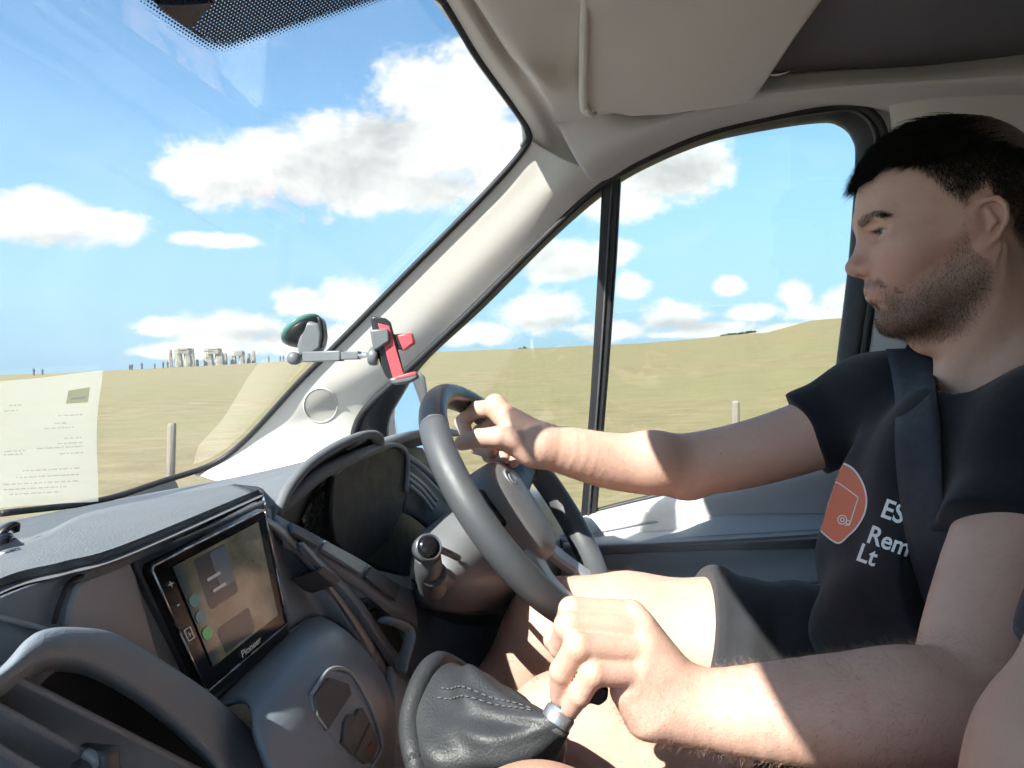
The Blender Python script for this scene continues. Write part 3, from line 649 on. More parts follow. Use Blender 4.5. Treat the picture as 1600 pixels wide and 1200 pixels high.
def screen_mat():
    m = bpy.data.materials.new('screen_image'); m.use_nodes = True; q = NT(m.node_tree); b = q.n['Principled BSDF']
    uv = q.new('ShaderNodeUVMap').outputs[0]
    n = q.noise(q.vmath('MULTIPLY', uv, (1.3, 1, 0)), 2.6, 3, 0.5, 0.4); s = q.new('ShaderNodeSeparateXYZ'); q.link(uv, s.inputs[0])
    c = q.mix(q.smooth(n, 0.35, 0.65), (0.17, 0.17, 0.12, 1), (0.30, 0.29, 0.23, 1))
    c = q.mix(q.smooth(s.outputs[0], 0.0, 0.16, 1.0, 0.0), c, (0.05, 0.08, 0.09, 1))
    q.link(q.mix(1.0, c, (0.16, 0.16, 0.16, 1), 'MULTIPLY'), b.inputs['Base Color']); b.inputs['Roughness'].default_value = 0.12
    q.link(c, b.inputs['Emission Color']); b.inputs['Emission Strength'].default_value = 0.07
    MATS['screen'] = m
screen_mat()
su0, su1, sv0, sv1 = 0.13, 0.90, 0.07, 0.86
def SQ(u, v, l=0.0012): return quad(HS, su0+(su1-su0)*u, sv0+(sv1-sv0)*v)+Vector((0, -l, 0))
so = mesh_obj('display', [SQ(u, v) for v in np.linspace(0, 1, 6) for u in np.linspace(0, 1, 6)], grid_faces(6, 6), 'screen', hu, smooth=False)
ul = so.data.uv_layers.new(name='UVMap'); uu = [(u, v) for v in np.linspace(0, 1, 6) for u in np.linspace(0, 1, 6)]
for l in so.data.loops: ul.data[l.index].uv = uu[l.vertex_index]
def emi(name, col, e, rough=0.2):
    m = bpy.data.materials.new(name); m.use_nodes = True; b = NT(m.node_tree).n['Principled BSDF']; b.inputs['Base Color'].default_value = (*[c*0.3 for c in col], 1)
    b.inputs['Roughness'].default_value = rough; b.inputs['Emission Color'].default_value = (*col, 1); b.inputs['Emission Strength'].default_value = e; MATS[name] = m
emi('tile_dark', (0.035, 0.045, 0.05), 0.12); emi('tile_blue', (0.08, 0.11, 0.14), 0.12); emi('icon_green', (0.06, 0.26, 0.09), 0.16); emi('icon_teal', (0.05, 0.15, 0.16), 0.14); emi('icon_grey', (0.25, 0.25, 0.25), 0.2)
def tile(name, u0, u1, v0, v1, m, l=0.0016, rr=0.03):
    pts = []
    for (cu, cv, a0) in ((u1-rr, v0+rr, -90), (u1-rr, v1-rr, 0), (u0+rr, v1-rr, 90), (u0+rr, v0+rr, 180)):
        for k in range(4):
            a = R(a0+30*k); pts.append(SQ(cu+rr*math.cos(a), cv+rr*math.sin(a), l))
    return mesh_obj(name, pts, [tuple(range(len(pts)))], m, so, smooth=False)
tile('map_tile', 0.19, 0.55, 0.03, 0.52, 'tile_dark'); tile('map_tile', 0.36, 0.55, 0.04, 0.40, 'tile_blue', 0.0018); tile('media_tile', 0.18, 0.62, 0.72, 0.97, 'tile_dark')
for (v, m) in ((0.30, 'icon_teal'), (0.46, 'icon_teal'), (0.63, 'icon_green')): tile('app_icon', 0.015, 0.125, v, v+0.115, m, 0.0019, 0.05)
for (u, v) in ((0.25, 0.24), (0.27, 0.36)): tile('map_line', u, u+0.16, v, v+0.03, 'icon_grey', 0.0021, 0.01)
ux = (HS[1]-HS[0]).normalized(); 
bx = (HS[2]-HS[3]).normalized(); uy = (HS[0]-HS[3]).normalized()
flat_text('maker_name', 'Pioneer', quad(HS, 0.40, 0.955)+Vector((0, -0.001, 0)), bx, uy, 0.0088, 'icon_grey', hu, bold=0.0001, shear=0.2)
for v, s in ((0.20, '+'), (0.34, '-')): flat_text('key_mark', s, quad(HS, 0.05, v)+Vector((0, -0.001, 0)), ux, uy, 0.011, 'icon_grey', hu)
kp = [quad(HS, u, v)+Vector((0, -0.001, 0)) for u, v in ((0.035, 0.50), (0.085, 0.50), (0.085, 0.585), (0.035, 0.585))]
for a, b in zip(kp, kp[1:]+kp[:1]): tube('key_outline', [a, b], 0.00035, 'icon_grey', hu, 5)
flat_text('key_mark', 'H', quad(HS, 0.048, 0.565)+Vector((0, -0.001, 0)), ux, uy, 0.007, 'icon_grey', hu)
# vent at the lower left
vent_o = [(-60, 1075), (0, 1042), (40, 1000), (72, 983), (120, 980), (180, 990), (250, 1030), (330, 1085), (400, 1150), (460, 1225)]
vent_m = [(-60, 1090), (0, 1058), (42, 1030), (76, 1012), (120, 1012), (170, 1022), (235, 1060), (305, 1115), (360, 1170), (410, 1240)]
vent_i = [(-60, 1110), (0, 1082), (30, 1062), (60, 1042), (100, 1036), (150, 1050), (215, 1088), (280, 1140), (330, 1190), (372, 1250)]
vent = patch('air_vent', [[Y(x, y, .332) for x, y in vent_o], [Y(x, y+3, .318) for x, y in vent_o], [Y(x, y, .312) for x, y in vent_m], [Y(x, y, .318) for x, y in vent_i], [Y(x+2, y+14, .36) for x, y in vent_i]], 'dash_plastic', DASH, 24, 60, 0.006)
mesh_obj('vent_duct', [Y(-120, 1060, .40), Y(120, 1020, .40), Y(300, 1100, .40), Y(420, 1300, .40), Y(-120, 1400, .40)], [(0, 1, 2, 3, 4)], 'rubber', vent, smooth=False, thick=0.01)
for (x0, y0, x1, y1, yy) in ((-60, 1050, 330, 1235, .335), (-60, 1108, 240, 1262, .33), (-60, 1172, 150, 1290, .325)):
    a, b = Y(x0, y0, yy), Y(x1, y1, yy); ax = (b-a).normalized(); s, u, n = basis((0, -0.8, 0.6)); w = ax.cross(Vector((0, -0.85, 0.5))).normalized(); nn = w.cross(ax)
    box('louvre', (a+b)/2, (b-a).length/2, 0.0135, 0.0022, 'dash_plastic', vent, (ax, nn, w), 0.0016)
lv = Y(150, 1195, .315); box('vent_tab', lv, 0.006, 0.012, 0.01, 'dash_dark', vent, None, 0.003); tube('vent_tab', [Y(134, 1176, .316), Y(150, 1188, .31), Y(160, 1215, .312)], 0.003, 'dash_silver', vent, 8, 10)
# lower console bulge with the switch plate
cons = patch('centre_console', [[Y(330, 1100, .345), Y(400, 1036, .342), Y(452, 990, .34), Y(480, 968, .345), Y(500, 962, .35), Y(520, 970, .36)],
                                [Y(380, 1090, .315), Y(430, 1040, .31), Y(480, 1000, .305), Y(520, 985, .31), Y(545, 990, .318), Y(562, 1005, .335)],
                                [Y(400, 1140, .29), Y(460, 1080, .285), Y(520, 1040, .28), Y(565, 1035, .285), Y(590, 1045, .295), Y(602, 1060, .315)],
                                [Y(430, 1220, .275), Y(500, 1160, .268), Y(560, 1120, .265), Y(600, 1110, .27), Y(612, 1115, .28), Y(619, 1125, .30)],
                                [Y(460, 1330, .27), Y(520, 1290, .262), Y(570, 1250, .26), Y(596, 1230, .265), Y(606, 1230, .275), Y(614, 1230, .295)]], 'dash_satin', DASH, 40, 50, 0.006)
tag(cons, 'smooth satin grey centre console')
ct = BVHTree.FromPolygons([Vector(v.co) for v in cons.data.vertices], [tuple(f.vertices) for f in cons.data.polygons])
def on_cons(px, py, lift=0.0):
    h, n = on_tree(ct, px, py)
    if h is None: h = Y(px, py, .28); n = Vector((0, -1, 0))
    if n.dot(h) > 0: n = -n
    return h + n*lift
def plate(name, ol, m, lift, th, parent, bevel=0.001):
    top = [on_cons(x, y, lift) for x, y in ol]; bot = [on_cons(x, y, lift-th) for x, y in ol]; n = len(ol)
    return mesh_obj(name, top+bot, [tuple(range(n)), tuple(range(2*n-1, n-1, -1))]+[(i, (i+1) % n, n+(i+1) % n, n+i) for i in range(n)], m, parent, smooth=False, bevel=bevel)
sp_o = [(483, 1086), (508, 1052), (516, 1047), (545, 1054), (570, 1095), (588, 1140), (593, 1168), (580, 1196), (572, 1200), (553, 1194), (527, 1166), (512, 1140), (503, 1120), (488, 1110)]
sw = plate('switch_plate', sp_o, 'dash_satin', 0.0015, 0.004, cons)
tube('plate_rim', [on_cons(x, y, 0.002) for x, y in [(484, 1086), (512, 1048), (545, 1053), (572, 1097), (589, 1140), (593, 1168), (578, 1198)]], 0.0016, 'dash_silver', sw, 6, 40)
tag(plate('switch_cap', [(487, 1087), (510, 1060), (541, 1070), (545, 1086), (508, 1142), (492, 1118)], 'dash_dark', 0.003, 0.004, sw), None)
plate('switch_cap', [(531, 1158), (534, 1128), (541, 1117), (546, 1116), (551, 1120), (556, 1108), (562, 1106), (573, 1126), (548, 1180), (528, 1160)], 'dash_dark', 0.003, 0.004, sw)
plate('switch_cap', [(550, 1180), (574, 1128), (588, 1162), (577, 1192), (566, 1194)], 'dash_dark', 0.003, 0.004, sw)
mat('hazard_red', (0.28, 0.05, 0.04), 0.5)
for tri in ([(565, 1172), (576, 1158), (578, 1172)],): plate('hazard_mark', tri, 'hazard_red', 0.0034, 0.0006, sw, 0)
# blade strip right of the screen, its slot and the button row
patch('side_wall', [[Y(416, 800, .352), Y(432, 880, .352), Y(452, 985, .345)], [Y(424, 815, .37), Y(455, 900, .37), Y(500, 962, .36)], [Y(432, 822, .365), Y(490, 885, .36), Y(562, 1000, .33)]], 'dash_satin', DASH, 16, 30, 0.004)
bl_o = [(416, 808), (440, 822), (480, 858), (530, 920), (575, 985), (602, 1035), (615, 1070), (612, 1092)]
bl_i = [(418, 824), (436, 842), (470, 876), (515, 934), (558, 1000), (583, 1046), (598, 1078), (604, 1094)]
patch('blade_trim', [[Y(x, y, .356-0.0001*i*i) for i, (x, y) in enumerate(bl_i)], [Y((x+a)/2, (y+b)/2, .346) for (x, y), (a, b) in zip(bl_i, bl_o)], [Y(x, y, .352) for x, y in bl_o], [Y(x+3, y+2, .375) for x, y in bl_o]], 'dash_silver', DASH, 12, 50, 0.003)
sl_o = [(470, 848), (520, 902), (560, 948), (600, 1008), (622, 1040), (628, 1078), (624, 1100)]
patch('slot_edge', [[Y(x-8, y+10, .348) for x, y in sl_o], [Y(x, y, .34) for x, y in sl_o], [Y(x+9, y-4, .352) for x, y in sl_o]], 'dash_satin', DASH, 8, 40, 0.003)
patch('slot_back', [[Y(470, 850, .40), Y(560, 940, .40), Y(640, 1040, .40), Y(650, 1120, .40)], [Y(440, 840, .40), Y(520, 960, .40), Y(600, 1080, .40), Y(620, 1130, .40)]], 'rubber', DASH, 4, 20, 0.003)
a, b = Y(503, 888, .335), Y(532, 910, .335)
prism('rocker_switch', [Y(496, 892, .338), Y(508, 884, .338), Y(536, 905, .338), Y(524, 916, .338)], (0, 0.03, -0.01), 'dash_dark', DASH, bevel=0.002)
row_t = [(432, 806), (470, 826), (520, 852), (570, 880), (610, 908), (640, 922), (648, 930)]
row_b = [(440, 832), (470, 848), (512, 872), (560, 902), (605, 938), (632, 950), (652, 962)]
patch('button_shelf', [[Y(x, y, .40) for x, y in row_t], [Y(x, y, .365) for x, y in row_t], [Y(x, y, .35) for x, y in row_b], [Y(x+2, y+22, .355) for x, y in row_b]], 'dash_plastic', DASH, 14, 40, 0.004)
for (t0, t1) in ((0.08, 0.26), (0.28, 0.50), (0.52, 0.72)):
    A = cr([Y(x, y+4, .358) for x, y in row_t], 101); B = cr([Y(x, y-3, .346) for x, y in row_b], 101)
    i, j = int(t0*100), int(t1*100); mesh_obj('dash_button', [A[i], A[j], B[j], B[i]], [(0, 1, 2, 3)], 'dash_satin' if t0 == 0.28 else 'dash_dark', DASH, smooth=False, thick=0.004, bevel=0.0008)
# vent by the column: dark mouth with a lighter bracket
prism('side_pocket', [Y(560, 960, .37), Y(590, 950, .37), Y(625, 985, .37), Y(640, 1030, .37), Y(622, 1040, .37), Y(600, 1010, .37)], (0, 0.01, 0), 'rubber', DASH)
tube('pocket_lip', [Y(600, 968, .335), Y(630, 978, .33), Y(640, 995, .325), Y(632, 1025, .325), Y(626, 1050, .325)], 0.008, 'dash_plastic', DASH, 10, 24, flat=(0.5, 1.1))
# knee panel below the column, floor tunnel
patch('knee_panel', [[Y(560, 935, .42), Y(640, 935, .40), Y(760, 960, .36), Y(900, 940, .36), Y(1000, 860, .40)], [Y(600, 1020, .39), Y(650, 1020, .38), Y(760, 1060, .40), Y(900, 1080, .42), Y(1040, 1000, .42)], [Y(600, 1220, .34), Y(660, 1240, .38), Y(760, 1320, .45), Y(900, 1400, .5), Y(1060, 1300, .5)]], 'dash_plastic', DASH, 20, 30, 0.006)
patch('console_side', [[Y(610, 1040, .33), Y(640, 1060, .34), Y(700, 1090, .38)], [Y(616, 1120, .30), Y(650, 1130, .30), Y(720, 1180, .33)], [Y(606, 1240, .29), Y(650, 1260, .29), Y(760, 1290, .31)]], 'dash_plastic', DASH, 12, 20, 0.006)
# ---- instrument cluster under the hood
mesh_obj('cluster_recess', [Y(430, 812, .46), Y(480, 735, .47), Y(540, 700, .48), Y(600, 690, .48), Y(660, 700, .50), Y(700, 770, .50), Y(640, 900, .46), Y(560, 880, .45), Y(480, 845, .44)], [tuple(range(9))], 'rubber', DASH, smooth=False, thick=0.01)
patch('hood_underside', [[Y(430, 812, .385), Y(446, 772, .385), Y(482, 731, .392), Y(522, 704, .396), Y(562, 687, .40), Y(590, 684, .40)], [Y(462, 818, .42), Y(474, 784, .42), Y(502, 748, .425), Y(534, 722, .43), Y(566, 706, .43), Y(592, 700, .43)], [Y(476, 820, .455), Y(486, 795, .455), Y(510, 763, .46), Y(538, 738, .465), Y(566, 720, .47), Y(592, 710, .47)]], 'dash_dark', DASH, 12, 50, 0.005)
tube('hood_lip', [Y(428, 816, .383), Y(438, 790, .383), Y(452, 762, .385), Y(482, 727, .388), Y(522, 700, .392), Y(560, 683, .395), Y(580, 679, .395), Y(590, 686, .395), Y(592, 700, .395)], [0.006]*7+[0.009, 0.006], 'dash_top_plastic', DASH, 10, 60)
tube('hood_slot', [Y(541, 702, .392), Y(569, 687, .392)], 0.003, 'rubber', DASH, 6)
patch('cluster_cowl', [[Y(474, 812, .425), Y(488, 785, .425), Y(505, 763, .425), Y(528, 742, .425)], [Y(485, 838, .43), Y(498, 812, .43), Y(512, 790, .43), Y(530, 765, .43)], [Y(492, 862, .44), Y(505, 850, .44), Y(518, 840, .44), Y(532, 830, .44)]], 'brushed_steel', DASH, 12, 20, 0.003)
cv = [(522, 740), (550, 722), (585, 703), (608, 697), (625, 699), (634, 708), (636, 726), (634, 770), (630, 800), (612, 838), (585, 866), (566, 878), (540, 866), (524, 848), (518, 810), (519, 770)]
prism('cluster_visor', [Y(x, y, .395) for x, y in cv], (0.004, 0.012, 0), 'rubber', DASH, bevel=0.003)
tube('cluster_rim', [Y(x, y-1, .392) for x, y in [(521, 742), (550, 721), (585, 702), (608, 696), (625, 698), (635, 708), (637, 726), (635, 770)]], 0.0032, 'dash_plastic', DASH, 8, 40)
# right end of the dash by the door: vent slats
patch('dash_end', [[Y(636, 718, .42), Y(660, 735, .42), Y(690, 765, .42), Y(720, 800, .42)], [Y(636, 745, .40), Y(655, 762, .40), Y(680, 790, .40), Y(705, 820, .40)], [Y(632, 800, .40), Y(650, 810, .40), Y(668, 825, .40), Y(690, 850, .40)]], 'door_dark', DASH, 10, 24, 0.004)
tube('end_rim', [Y(634, 712, .405), Y(655, 726, .405), Y(682, 752, .405), Y(706, 780, .405)], 0.005, 'dash_plastic', DASH, 8, 20)
for k in range(3):
    tube('end_slat', [Y(638+k*1, 738+k*10, .392), Y(660, 756+k*10, .392), Y(682-k*3, 782+k*8, .392)], 0.0028, 'door_slate', DASH, 6, 12)
# ---- steering column and stalk
cw_rows = []
for (t, yy) in ((0, .36), (0.35, .315), (0.7, .275), (1.0, .25)):
    pass
col = patch('steering_column', [[Y(742, 775, .40), Y(700, 800, .40), Y(662, 830, .40), Y(645, 862, .40), Y(640, 905, .40), Y(650, 945, .40)],
                                [Y(760, 768, .34), Y(720, 790, .33), Y(678, 822, .33), Y(655, 850, .33), Y(650, 900, .335), Y(662, 950, .34)],
                                [Y(800, 760, .29), Y(770, 790, .27), Y(740, 830, .265), Y(715, 870, .265), Y(705, 915, .27), Y(720, 958, .29)],
                                [Y(850, 770, .25), Y(830, 810, .235), Y(815, 850, .23), Y(800, 890, .23), Y(800, 930, .24), Y(830, 958, .26)],
                                [Y(890, 800, .24), Y(885, 840, .225), Y(880, 870, .22), Y(875, 910, .22), Y(880, 940, .23), Y(900, 956, .25)]], 'hub_plastic', VAN, 30, 40, 0.004)
patch('column_underside', [[Y(650, 945, .40), Y(720, 958, .29), Y(830, 958, .26), Y(900, 956, .25)], [Y(680, 985, .42), Y(760, 985, .40), Y(840, 975, .38), Y(900, 960, .36)]], 'dash_dark', col, 8, 20, 0.004)
tube('column_seam', [Y(643, 905, .333), Y(668, 934, .332), Y(690, 926, .31), Y(712, 912, .268)], 0.0012, 'rubber', col, 6, 20)
stc = Y(676, 912, .30)
tube('stalk_arm', [Y(705, 905, .29), Y(690, 905, .27), Y(676, 895, .25)], [0.013, 0.0135, 0.0135], 'dash_dark', col, 14, 12)
tube('stalk_arm', [Y(676, 918, .27), Y(670, 890, .255), Y(668, 866, .25)], [0.0155, 0.0145, 0.013], 'dash_dark', col, 16, 14)
tube('stalk_arm', [Y(686, 858, .25), Y(700, 864, .255), Y(716, 872, .262)], 0.004, 'dash_dark', col, 8, 8)
lathe('stalk_cap', Y(668, 856, .243), (-0.75, -0.5, 0.35), [(0.0132, -0.012), (0.0138, 0.002), (0.0124, 0.0055), (0.0116, 0.0055)], 'dash_dark', col, 24)
lathe('stalk_lens', Y(668, 856, .243), (-0.75, -0.5, 0.35), [(0.0114, 0.004), (0.0100, 0.0075), (0.0055, 0.009), (0.001, 0.0094)], 'gloss_black', col, 24)
lathe('stalk_ring', Y(668, 856, .243), (-0.75, -0.5, 0.35), [(0.0121, 0.0048), (0.0125, 0.0062), (0.0118, 0.0072), (0.0112, 0.0062)], 'rim_metal', col, 24)
# ---- steering wheel
BETA = R(36.0); WN = Vector((0.0, -math.cos(BETA), math.sin(BETA))); WU = Vector((0, math.sin(BETA), math.cos(BETA))); WX = Vector((1, 0, 0))
WC = P(812, 782, d=1.03); WR = 0.182
wheel = empty('steering_wheel', WC); wheel.parent = VAN; wheel.location = WC-WL[VAN.name]
tag(wheel, 'black leather steering wheel')
def wp(a, rr=WR-0.002, h=0.0): return WC + WX*(rr*math.cos(a)) + WU*(rr*math.sin(a)) + WN*h
def rim(name, a0, a1, r, m, n=80):
    A = np.linspace(a0, a1, n); V = []
    k = 20
    for a in A:
        c = wp(a); o = (c-WC).normalized()
        for j in range(k):
            w = 2*math.pi*j/k; V.append(c + o*(r*1.0*math.cos(w)) + WN*(r*1.12*math.sin(w)))
    Fc = grid_faces(n, k, False, True)+[tuple(range(k)), tuple((n-1)*k+j for j in range(k))]
    return mesh_obj(name, V, Fc, m, wheel)
RIMR = 0.0176
# three leather lengths and two smooth inserts, thin seams between
rim('rim', R(-232), R(58), RIMR, 'wheel_leather', 150)
rim('rim_insert', R(58), R(128), RIMR*0.985, 'wheel_smooth', 50)
for a in (58, 128):
    rim('rim_seam', R(a-0.35), R(a+0.35), RIMR*1.012, 'stitch', 3)
# hub with air bag cover
def wpt(x, yv, h=0.0): return WC + WX*x + WU*yv + WN*h
hub_o = [(-0.062, 0.045), (-0.03, 0.064), (0, 0.068), (0.03, 0.064), (0.062, 0.045), (0.066, 0.01), (0.056, -0.035), (0.036, -0.072), (0, -0.086), (-0.036, -0.072), (-0.056, -0.035), (-0.066, 0.01)]
C = cr(hub_o, 48, True); V = []
for (s, h) in ((1.04, -0.045), (1.02, -0.012), (1.0, 0.0), (0.95, 0.008), (0.8, 0.013), (0.5, 0.017), (0.2, 0.0185), (0.02, 0.019)):
    for (x, yv) in C: V.append(wpt(x*s, yv*s, h-0.008))
mesh_obj('airbag_cover', V, grid_faces(8, 48, False, True)+[tuple(7*48+k for k in range(48))], 'hub_plastic', wheel)
lathe('hub_core', wpt(0, -0.005, -0.05), WN, [(0.05, -0.02), (0.056, 0.0), (0.056, 0.03), (0.045, 0.036)], 'dash_dark', wheel, 32)
# maker's oval badge and a round emblem pressed into the cover
lathe('emblem', wpt(0, 0.03, 0.0085), WN, [(0.017, -0.002), (0.017, 0.0012), (0.0155, 0.0022), (0.014, 0.0012), (0.0135, 0.0)], 'hub_plastic', wheel, 32)
lathe('emblem_core', wpt(0, 0.03, 0.0085), WN, [(0.009, -0.002), (0.009, 0.0016), (0.0075, 0.0024), (0.004, 0.0008), (0.0035, 0.0008)], 'dash_silver', wheel, 24)
def spoke(pts, w, th, m='wheel_smooth', name='spoke'):
    Q = cr(pts, 14); V = []
    for i, q in enumerate(Q):
        tdir = Q[min(i+1, 13)]-Q[max(i-1, 0)]; tdir /= np.linalg.norm(tdir[:2])+1e-9; nx_, ny_ = -tdir[1], tdir[0]; ww = w[0]+(w[1]-w[0])*i/13
        for (s, h) in ((-1, -th), (-1, th*0.6), (-0.8, th), (0.8, th), (1, th*0.6), (1, -th)):
            V.append(wpt(q[0]+nx_*s*ww, q[1]+ny_*s*ww, q[2]+h))
    return mesh_obj(name, V, grid_faces(14, 6, False, True)+[tuple(range(6)), tuple(13*6+k for k in range(6))], m, wheel, bevel=0.002)
spoke([(0.055, 0.015, -0.02), (0.10, 0.022, -0.018), (0.14, 0.03, -0.008), (0.172, 0.035, 0.0)], (0.03, 0.018), 0.008)
spoke([(-0.055, 0.015, -0.02), (-0.10, 0.022, -0.018), (-0.14, 0.03, -0.008), (-0.172, 0.035, 0.0)], (0.03, 0.018), 0.008)
spoke([(0.03, -0.06, -0.02), (0.05, -0.10, -0.018), (0.062, -0.14, -0.008), (0.07, -0.168, 0.0)], (0.02, 0.012), 0.007, 'dash_silver')
spoke([(-0.03, -0.06, -0.02), (-0.05, -0.10, -0.018), (-0.062, -0.14, -0.008), (-0.07, -0.168, 0.0)], (0.02, 0.012), 0.007, 'dash_silver')
# ---- gear lever in its leather boot
gear = empty('gear_lever', P(720, 1150, d=0.64)); gear.parent = VAN; gear.location = P(720, 1150, d=0.64)-WL[VAN.name]
tag(gear, 'gear lever with pleated black leather boot')
GB = P(868, 1128, d=0.590); GT = P(938, 1015, d=0.603)
gd = (GT-GB).normalized()
# boot: rings from the frame to the collar
fr0 = [P(x, y, d=dd_) for x, y, dd_ in [(650, 1190, .60), (640, 1130, .63), (655, 1070, .66), (680, 1036, .69), (705, 1040, .72), (760, 1075, .74), (820, 1110, .73), (850, 1200, .70), (800, 1290, .66), (720, 1290, .62), (670, 1250, .60)]]
n_b = 64; r0_ = cr(fr0, n_b, True); c0 = r0_.mean(0)
s_, u_, _ = basis(gd); V = []
ends = np.array([list(GB + (s_*math.cos(2*math.pi*k/n_b)+u_*math.sin(2*math.pi*k/n_b))*0.0135) for k in range(n_b)])
# match ring start so that the quads do not twist
best = min(((np.linalg.norm(np.roll(e, k, 0)-ends[0]*0-r0_, axis=1).sum(), k, f) for f, e in ((0, ends), (1, ends[::-1])) for k in range(n_b)))
ends = np.roll(ends[::-1] if best[2] else ends, best[1], 0)
lev = 22
for i in range(lev):
    t = i/(lev-1)
    for k in range(n_b):
        p = r0_[k]*(1-t)+ends[k]*t; cc = c0*(1-t)+np.array(list(GB))*t; o = p-cc; ph = 2*math.pi*k/n_b
        bulge = 0.16*math.sin(math.pi*t)*(1 if t < .6 else 1) + 0.10*math.sin(3*ph+t*5)*math.sin(math.pi*t) + 0.06*math.sin(9*ph+t*11)*math.sin(math.pi*t)*(t+.2) + 0.10*math.sin(t*13+2*math.sin(ph))*math.sin(math.pi*t)
        V.append(cc + o*(1+bulge))
boot = mesh_obj('boot', V, grid_faces(lev, n_b, False, True), 'boot_leather', gear, sub=1)
tube('boot_frame', list(r0_)+[r0_[0], r0_[1]], 0.0095, 'boot_leather', gear, 12)
for off in (0, 2):
    ln = [np.array(V[i*n_b+(10+off)])*1.0 for i in range(4, lev-1)]
    cm = [np.mean([V[i*n_b+k] for k in range(n_b)], 0) for i in range(4, lev-1)]
    for i in range(0, len(ln)-1):
        a = ln[i]; b = ln[i+1]; o = (a-cm[i])/np.linalg.norm(a-cm[i]); a = a+o*0.0012; b = b+o*0.0012
        if i % 1 == 0: tube('stitching', [a+(b-a)*0.1, a+(b-a)*0.7], 0.0007, 'stitch', boot, 5)
lathe('collar', GB, gd, [(0.0115, -0.006), (0.0128, -0.002), (0.0128, 0.008), (0.0115, 0.0095), (0.0115, 0.0105), (0.0122, 0.0118), (0.0108, 0.0145), (0.0085, 0.0155), (0.0072, 0.018)], 'brushed_steel', gear, 36)
lathe('lever_rod', GB, gd, [(0.0070, 0.012), (0.0070, 0.05), (0.006, 0.052)], 'brushed_steel', gear, 24)
lathe('knob', GB, gd, [(0.012, 0.034), (0.016, 0.038), (0.019, 0.055), (0.022, 0.072), (0.0215, 0.085), (0.016, 0.094), (0.006, 0.098), (0.001, 0.0985)], 'rubber', gear, 32)
prism('reverse_collar', [P(905, 1098, d=.60), P(935, 1070, d=.60), P(952, 1075, d=.60), P(950, 1096, d=.60), (P(936, 1106, d=.60)), P(922, 1100, d=.60), P(912, 1112, d=.60)], tuple(fw*0.02), 'rubber', gear, bevel=0.003)
# ---- outside mirror
mir = empty('wing_mirror', P(640, 640, x=1.62)); mir.parent = VAN; mir.location = P(640, 640, x=1.62)-WL[VAN.name]
mo = [(604, 612), (612, 596), (640, 588), (655, 586), (664, 596), (670, 640), (672, 690), (668, 720), (640, 740), (606, 735)]
prism('housing', [P(x+(x-640)*0.14, y+(y-660)*0.07-3, x=1.66) for x, y in mo], (0.09, 0.08, 0), 'dash_dark', mir, bevel=0.015, seg=4)
nm = Vector((-0.70, -1.35, 0.24)).normalized(); c = P(640, 645, x=1.62)
def on_mir(px, py):
    v = ray(px, py); return v*(c.dot(nm)/v.dot(nm))
prism('mirror_glass', [on_mir(x, y) for x, y in [(622, 606), (640, 596), (654, 592), (660, 600), (668, 640), (670, 668), (650, 684), (622, 694), (618, 650)]], tuple(nm*-0.004), 'mirror_silver', mir, bevel=0.0006)
prism('spotter_glass', [on_mir(x, y+3) for x, y in [(624, 704), (668, 682), (672, 725), (630, 742)]], tuple(nm*-0.004), 'mirror_silver', mir, bevel=0.0006)
prism('mirror_arm', [P(600, 700, x=1.42), P(640, 690, x=1.6), P(650, 760, x=1.6), P(600, 790, x=1.42)], (0.03, 0.03, 0), 'dash_dark', mir, bevel=0.01)
# door skin corner seen below the mirror
patch('front_wing', [[P(600, 705, x=1.50), P(660, 712, x=1.52), P(700, 752, x=1.52), P(712, 800, x=1.50)], [P(600, 760, x=1.50), P(650, 780, x=1.52), P(680, 810, x=1.52), P(700, 840, x=1.50)]], 'white_paint', VAN, 8, 16, 0.01)
# ---- unseen white bonnet, added to bounce sunlight into the cab
patch('bounce_bonnet', [[Vector((XC+q*0.86, 1.16-0.16*q*q, -0.33)) for q in (-1, -.5, 0, .5, 1)], [Vector((XC+q*0.88, 1.5-0.2*q*q, -0.47)) for q in (-1, -.5, 0, .5, 1)], [Vector((XC+q*0.86, 1.85-0.28*q*q, -0.68)) for q in (-1, -.5, 0, .5, 1)], [Vector((XC+q*0.84, 2.0-0.3*q*q, -1.0)) for q in (-1, -.5, 0, .5, 1)]], 'white_paint', VAN, 16, 30, 0.02)
# ---- shell that encloses the cab
def sheet(name, pts, m, th=0.02): return mesh_obj(name, [Vector(p) for p in pts], [tuple(range(len(pts)))], m, VAN, smooth=False, thick=th)
nx, ny = 14, 10; V = []
for i in range(nx):
    for j in range(ny):
        s = -1+2*i/(nx-1); yb = HEAD[0].y+(0.33-HEAD[0].y)*(1-min(1, abs(s))**2)-0.10*abs(s)**6+0.014; t = j/(ny-1); y = yb+(-1.0-yb)*t
        V.append((XC+s*0.86, y, 0.52-0.14*abs(s)**3+0.02*t))
mesh_obj('roof', V, grid_faces(nx, ny), 'white_paint', VAN, thick=0.02)
sheet('bulkhead', [(-0.42, -0.72, -1.6), (1.40, -0.72, -1.6), (1.40, -0.72, 0.5), (-0.42, -0.72, 0.5)], 'lining_grey')
sheet('cab_floor', [(-0.42, -0.72, -1.05), (1.40, -0.72, -1.05), (1.40, 1.1, -1.05), (-0.42, 1.1, -1.05)], 'door_dark')
sheet('firewall', [(-0.42, 0.75, -1.05), (1.40, 0.75, -1.05), (1.40, 1.1, -0.27), (-0.42, 1.1, -0.27)], 'rubber')
sheet('side_panel', [(1.40, -0.72, -1.05), (1.40, 1.1, -1.05), (1.40, 1.1, -0.35), (1.40, -0.72, -0.35)], 'white_paint')
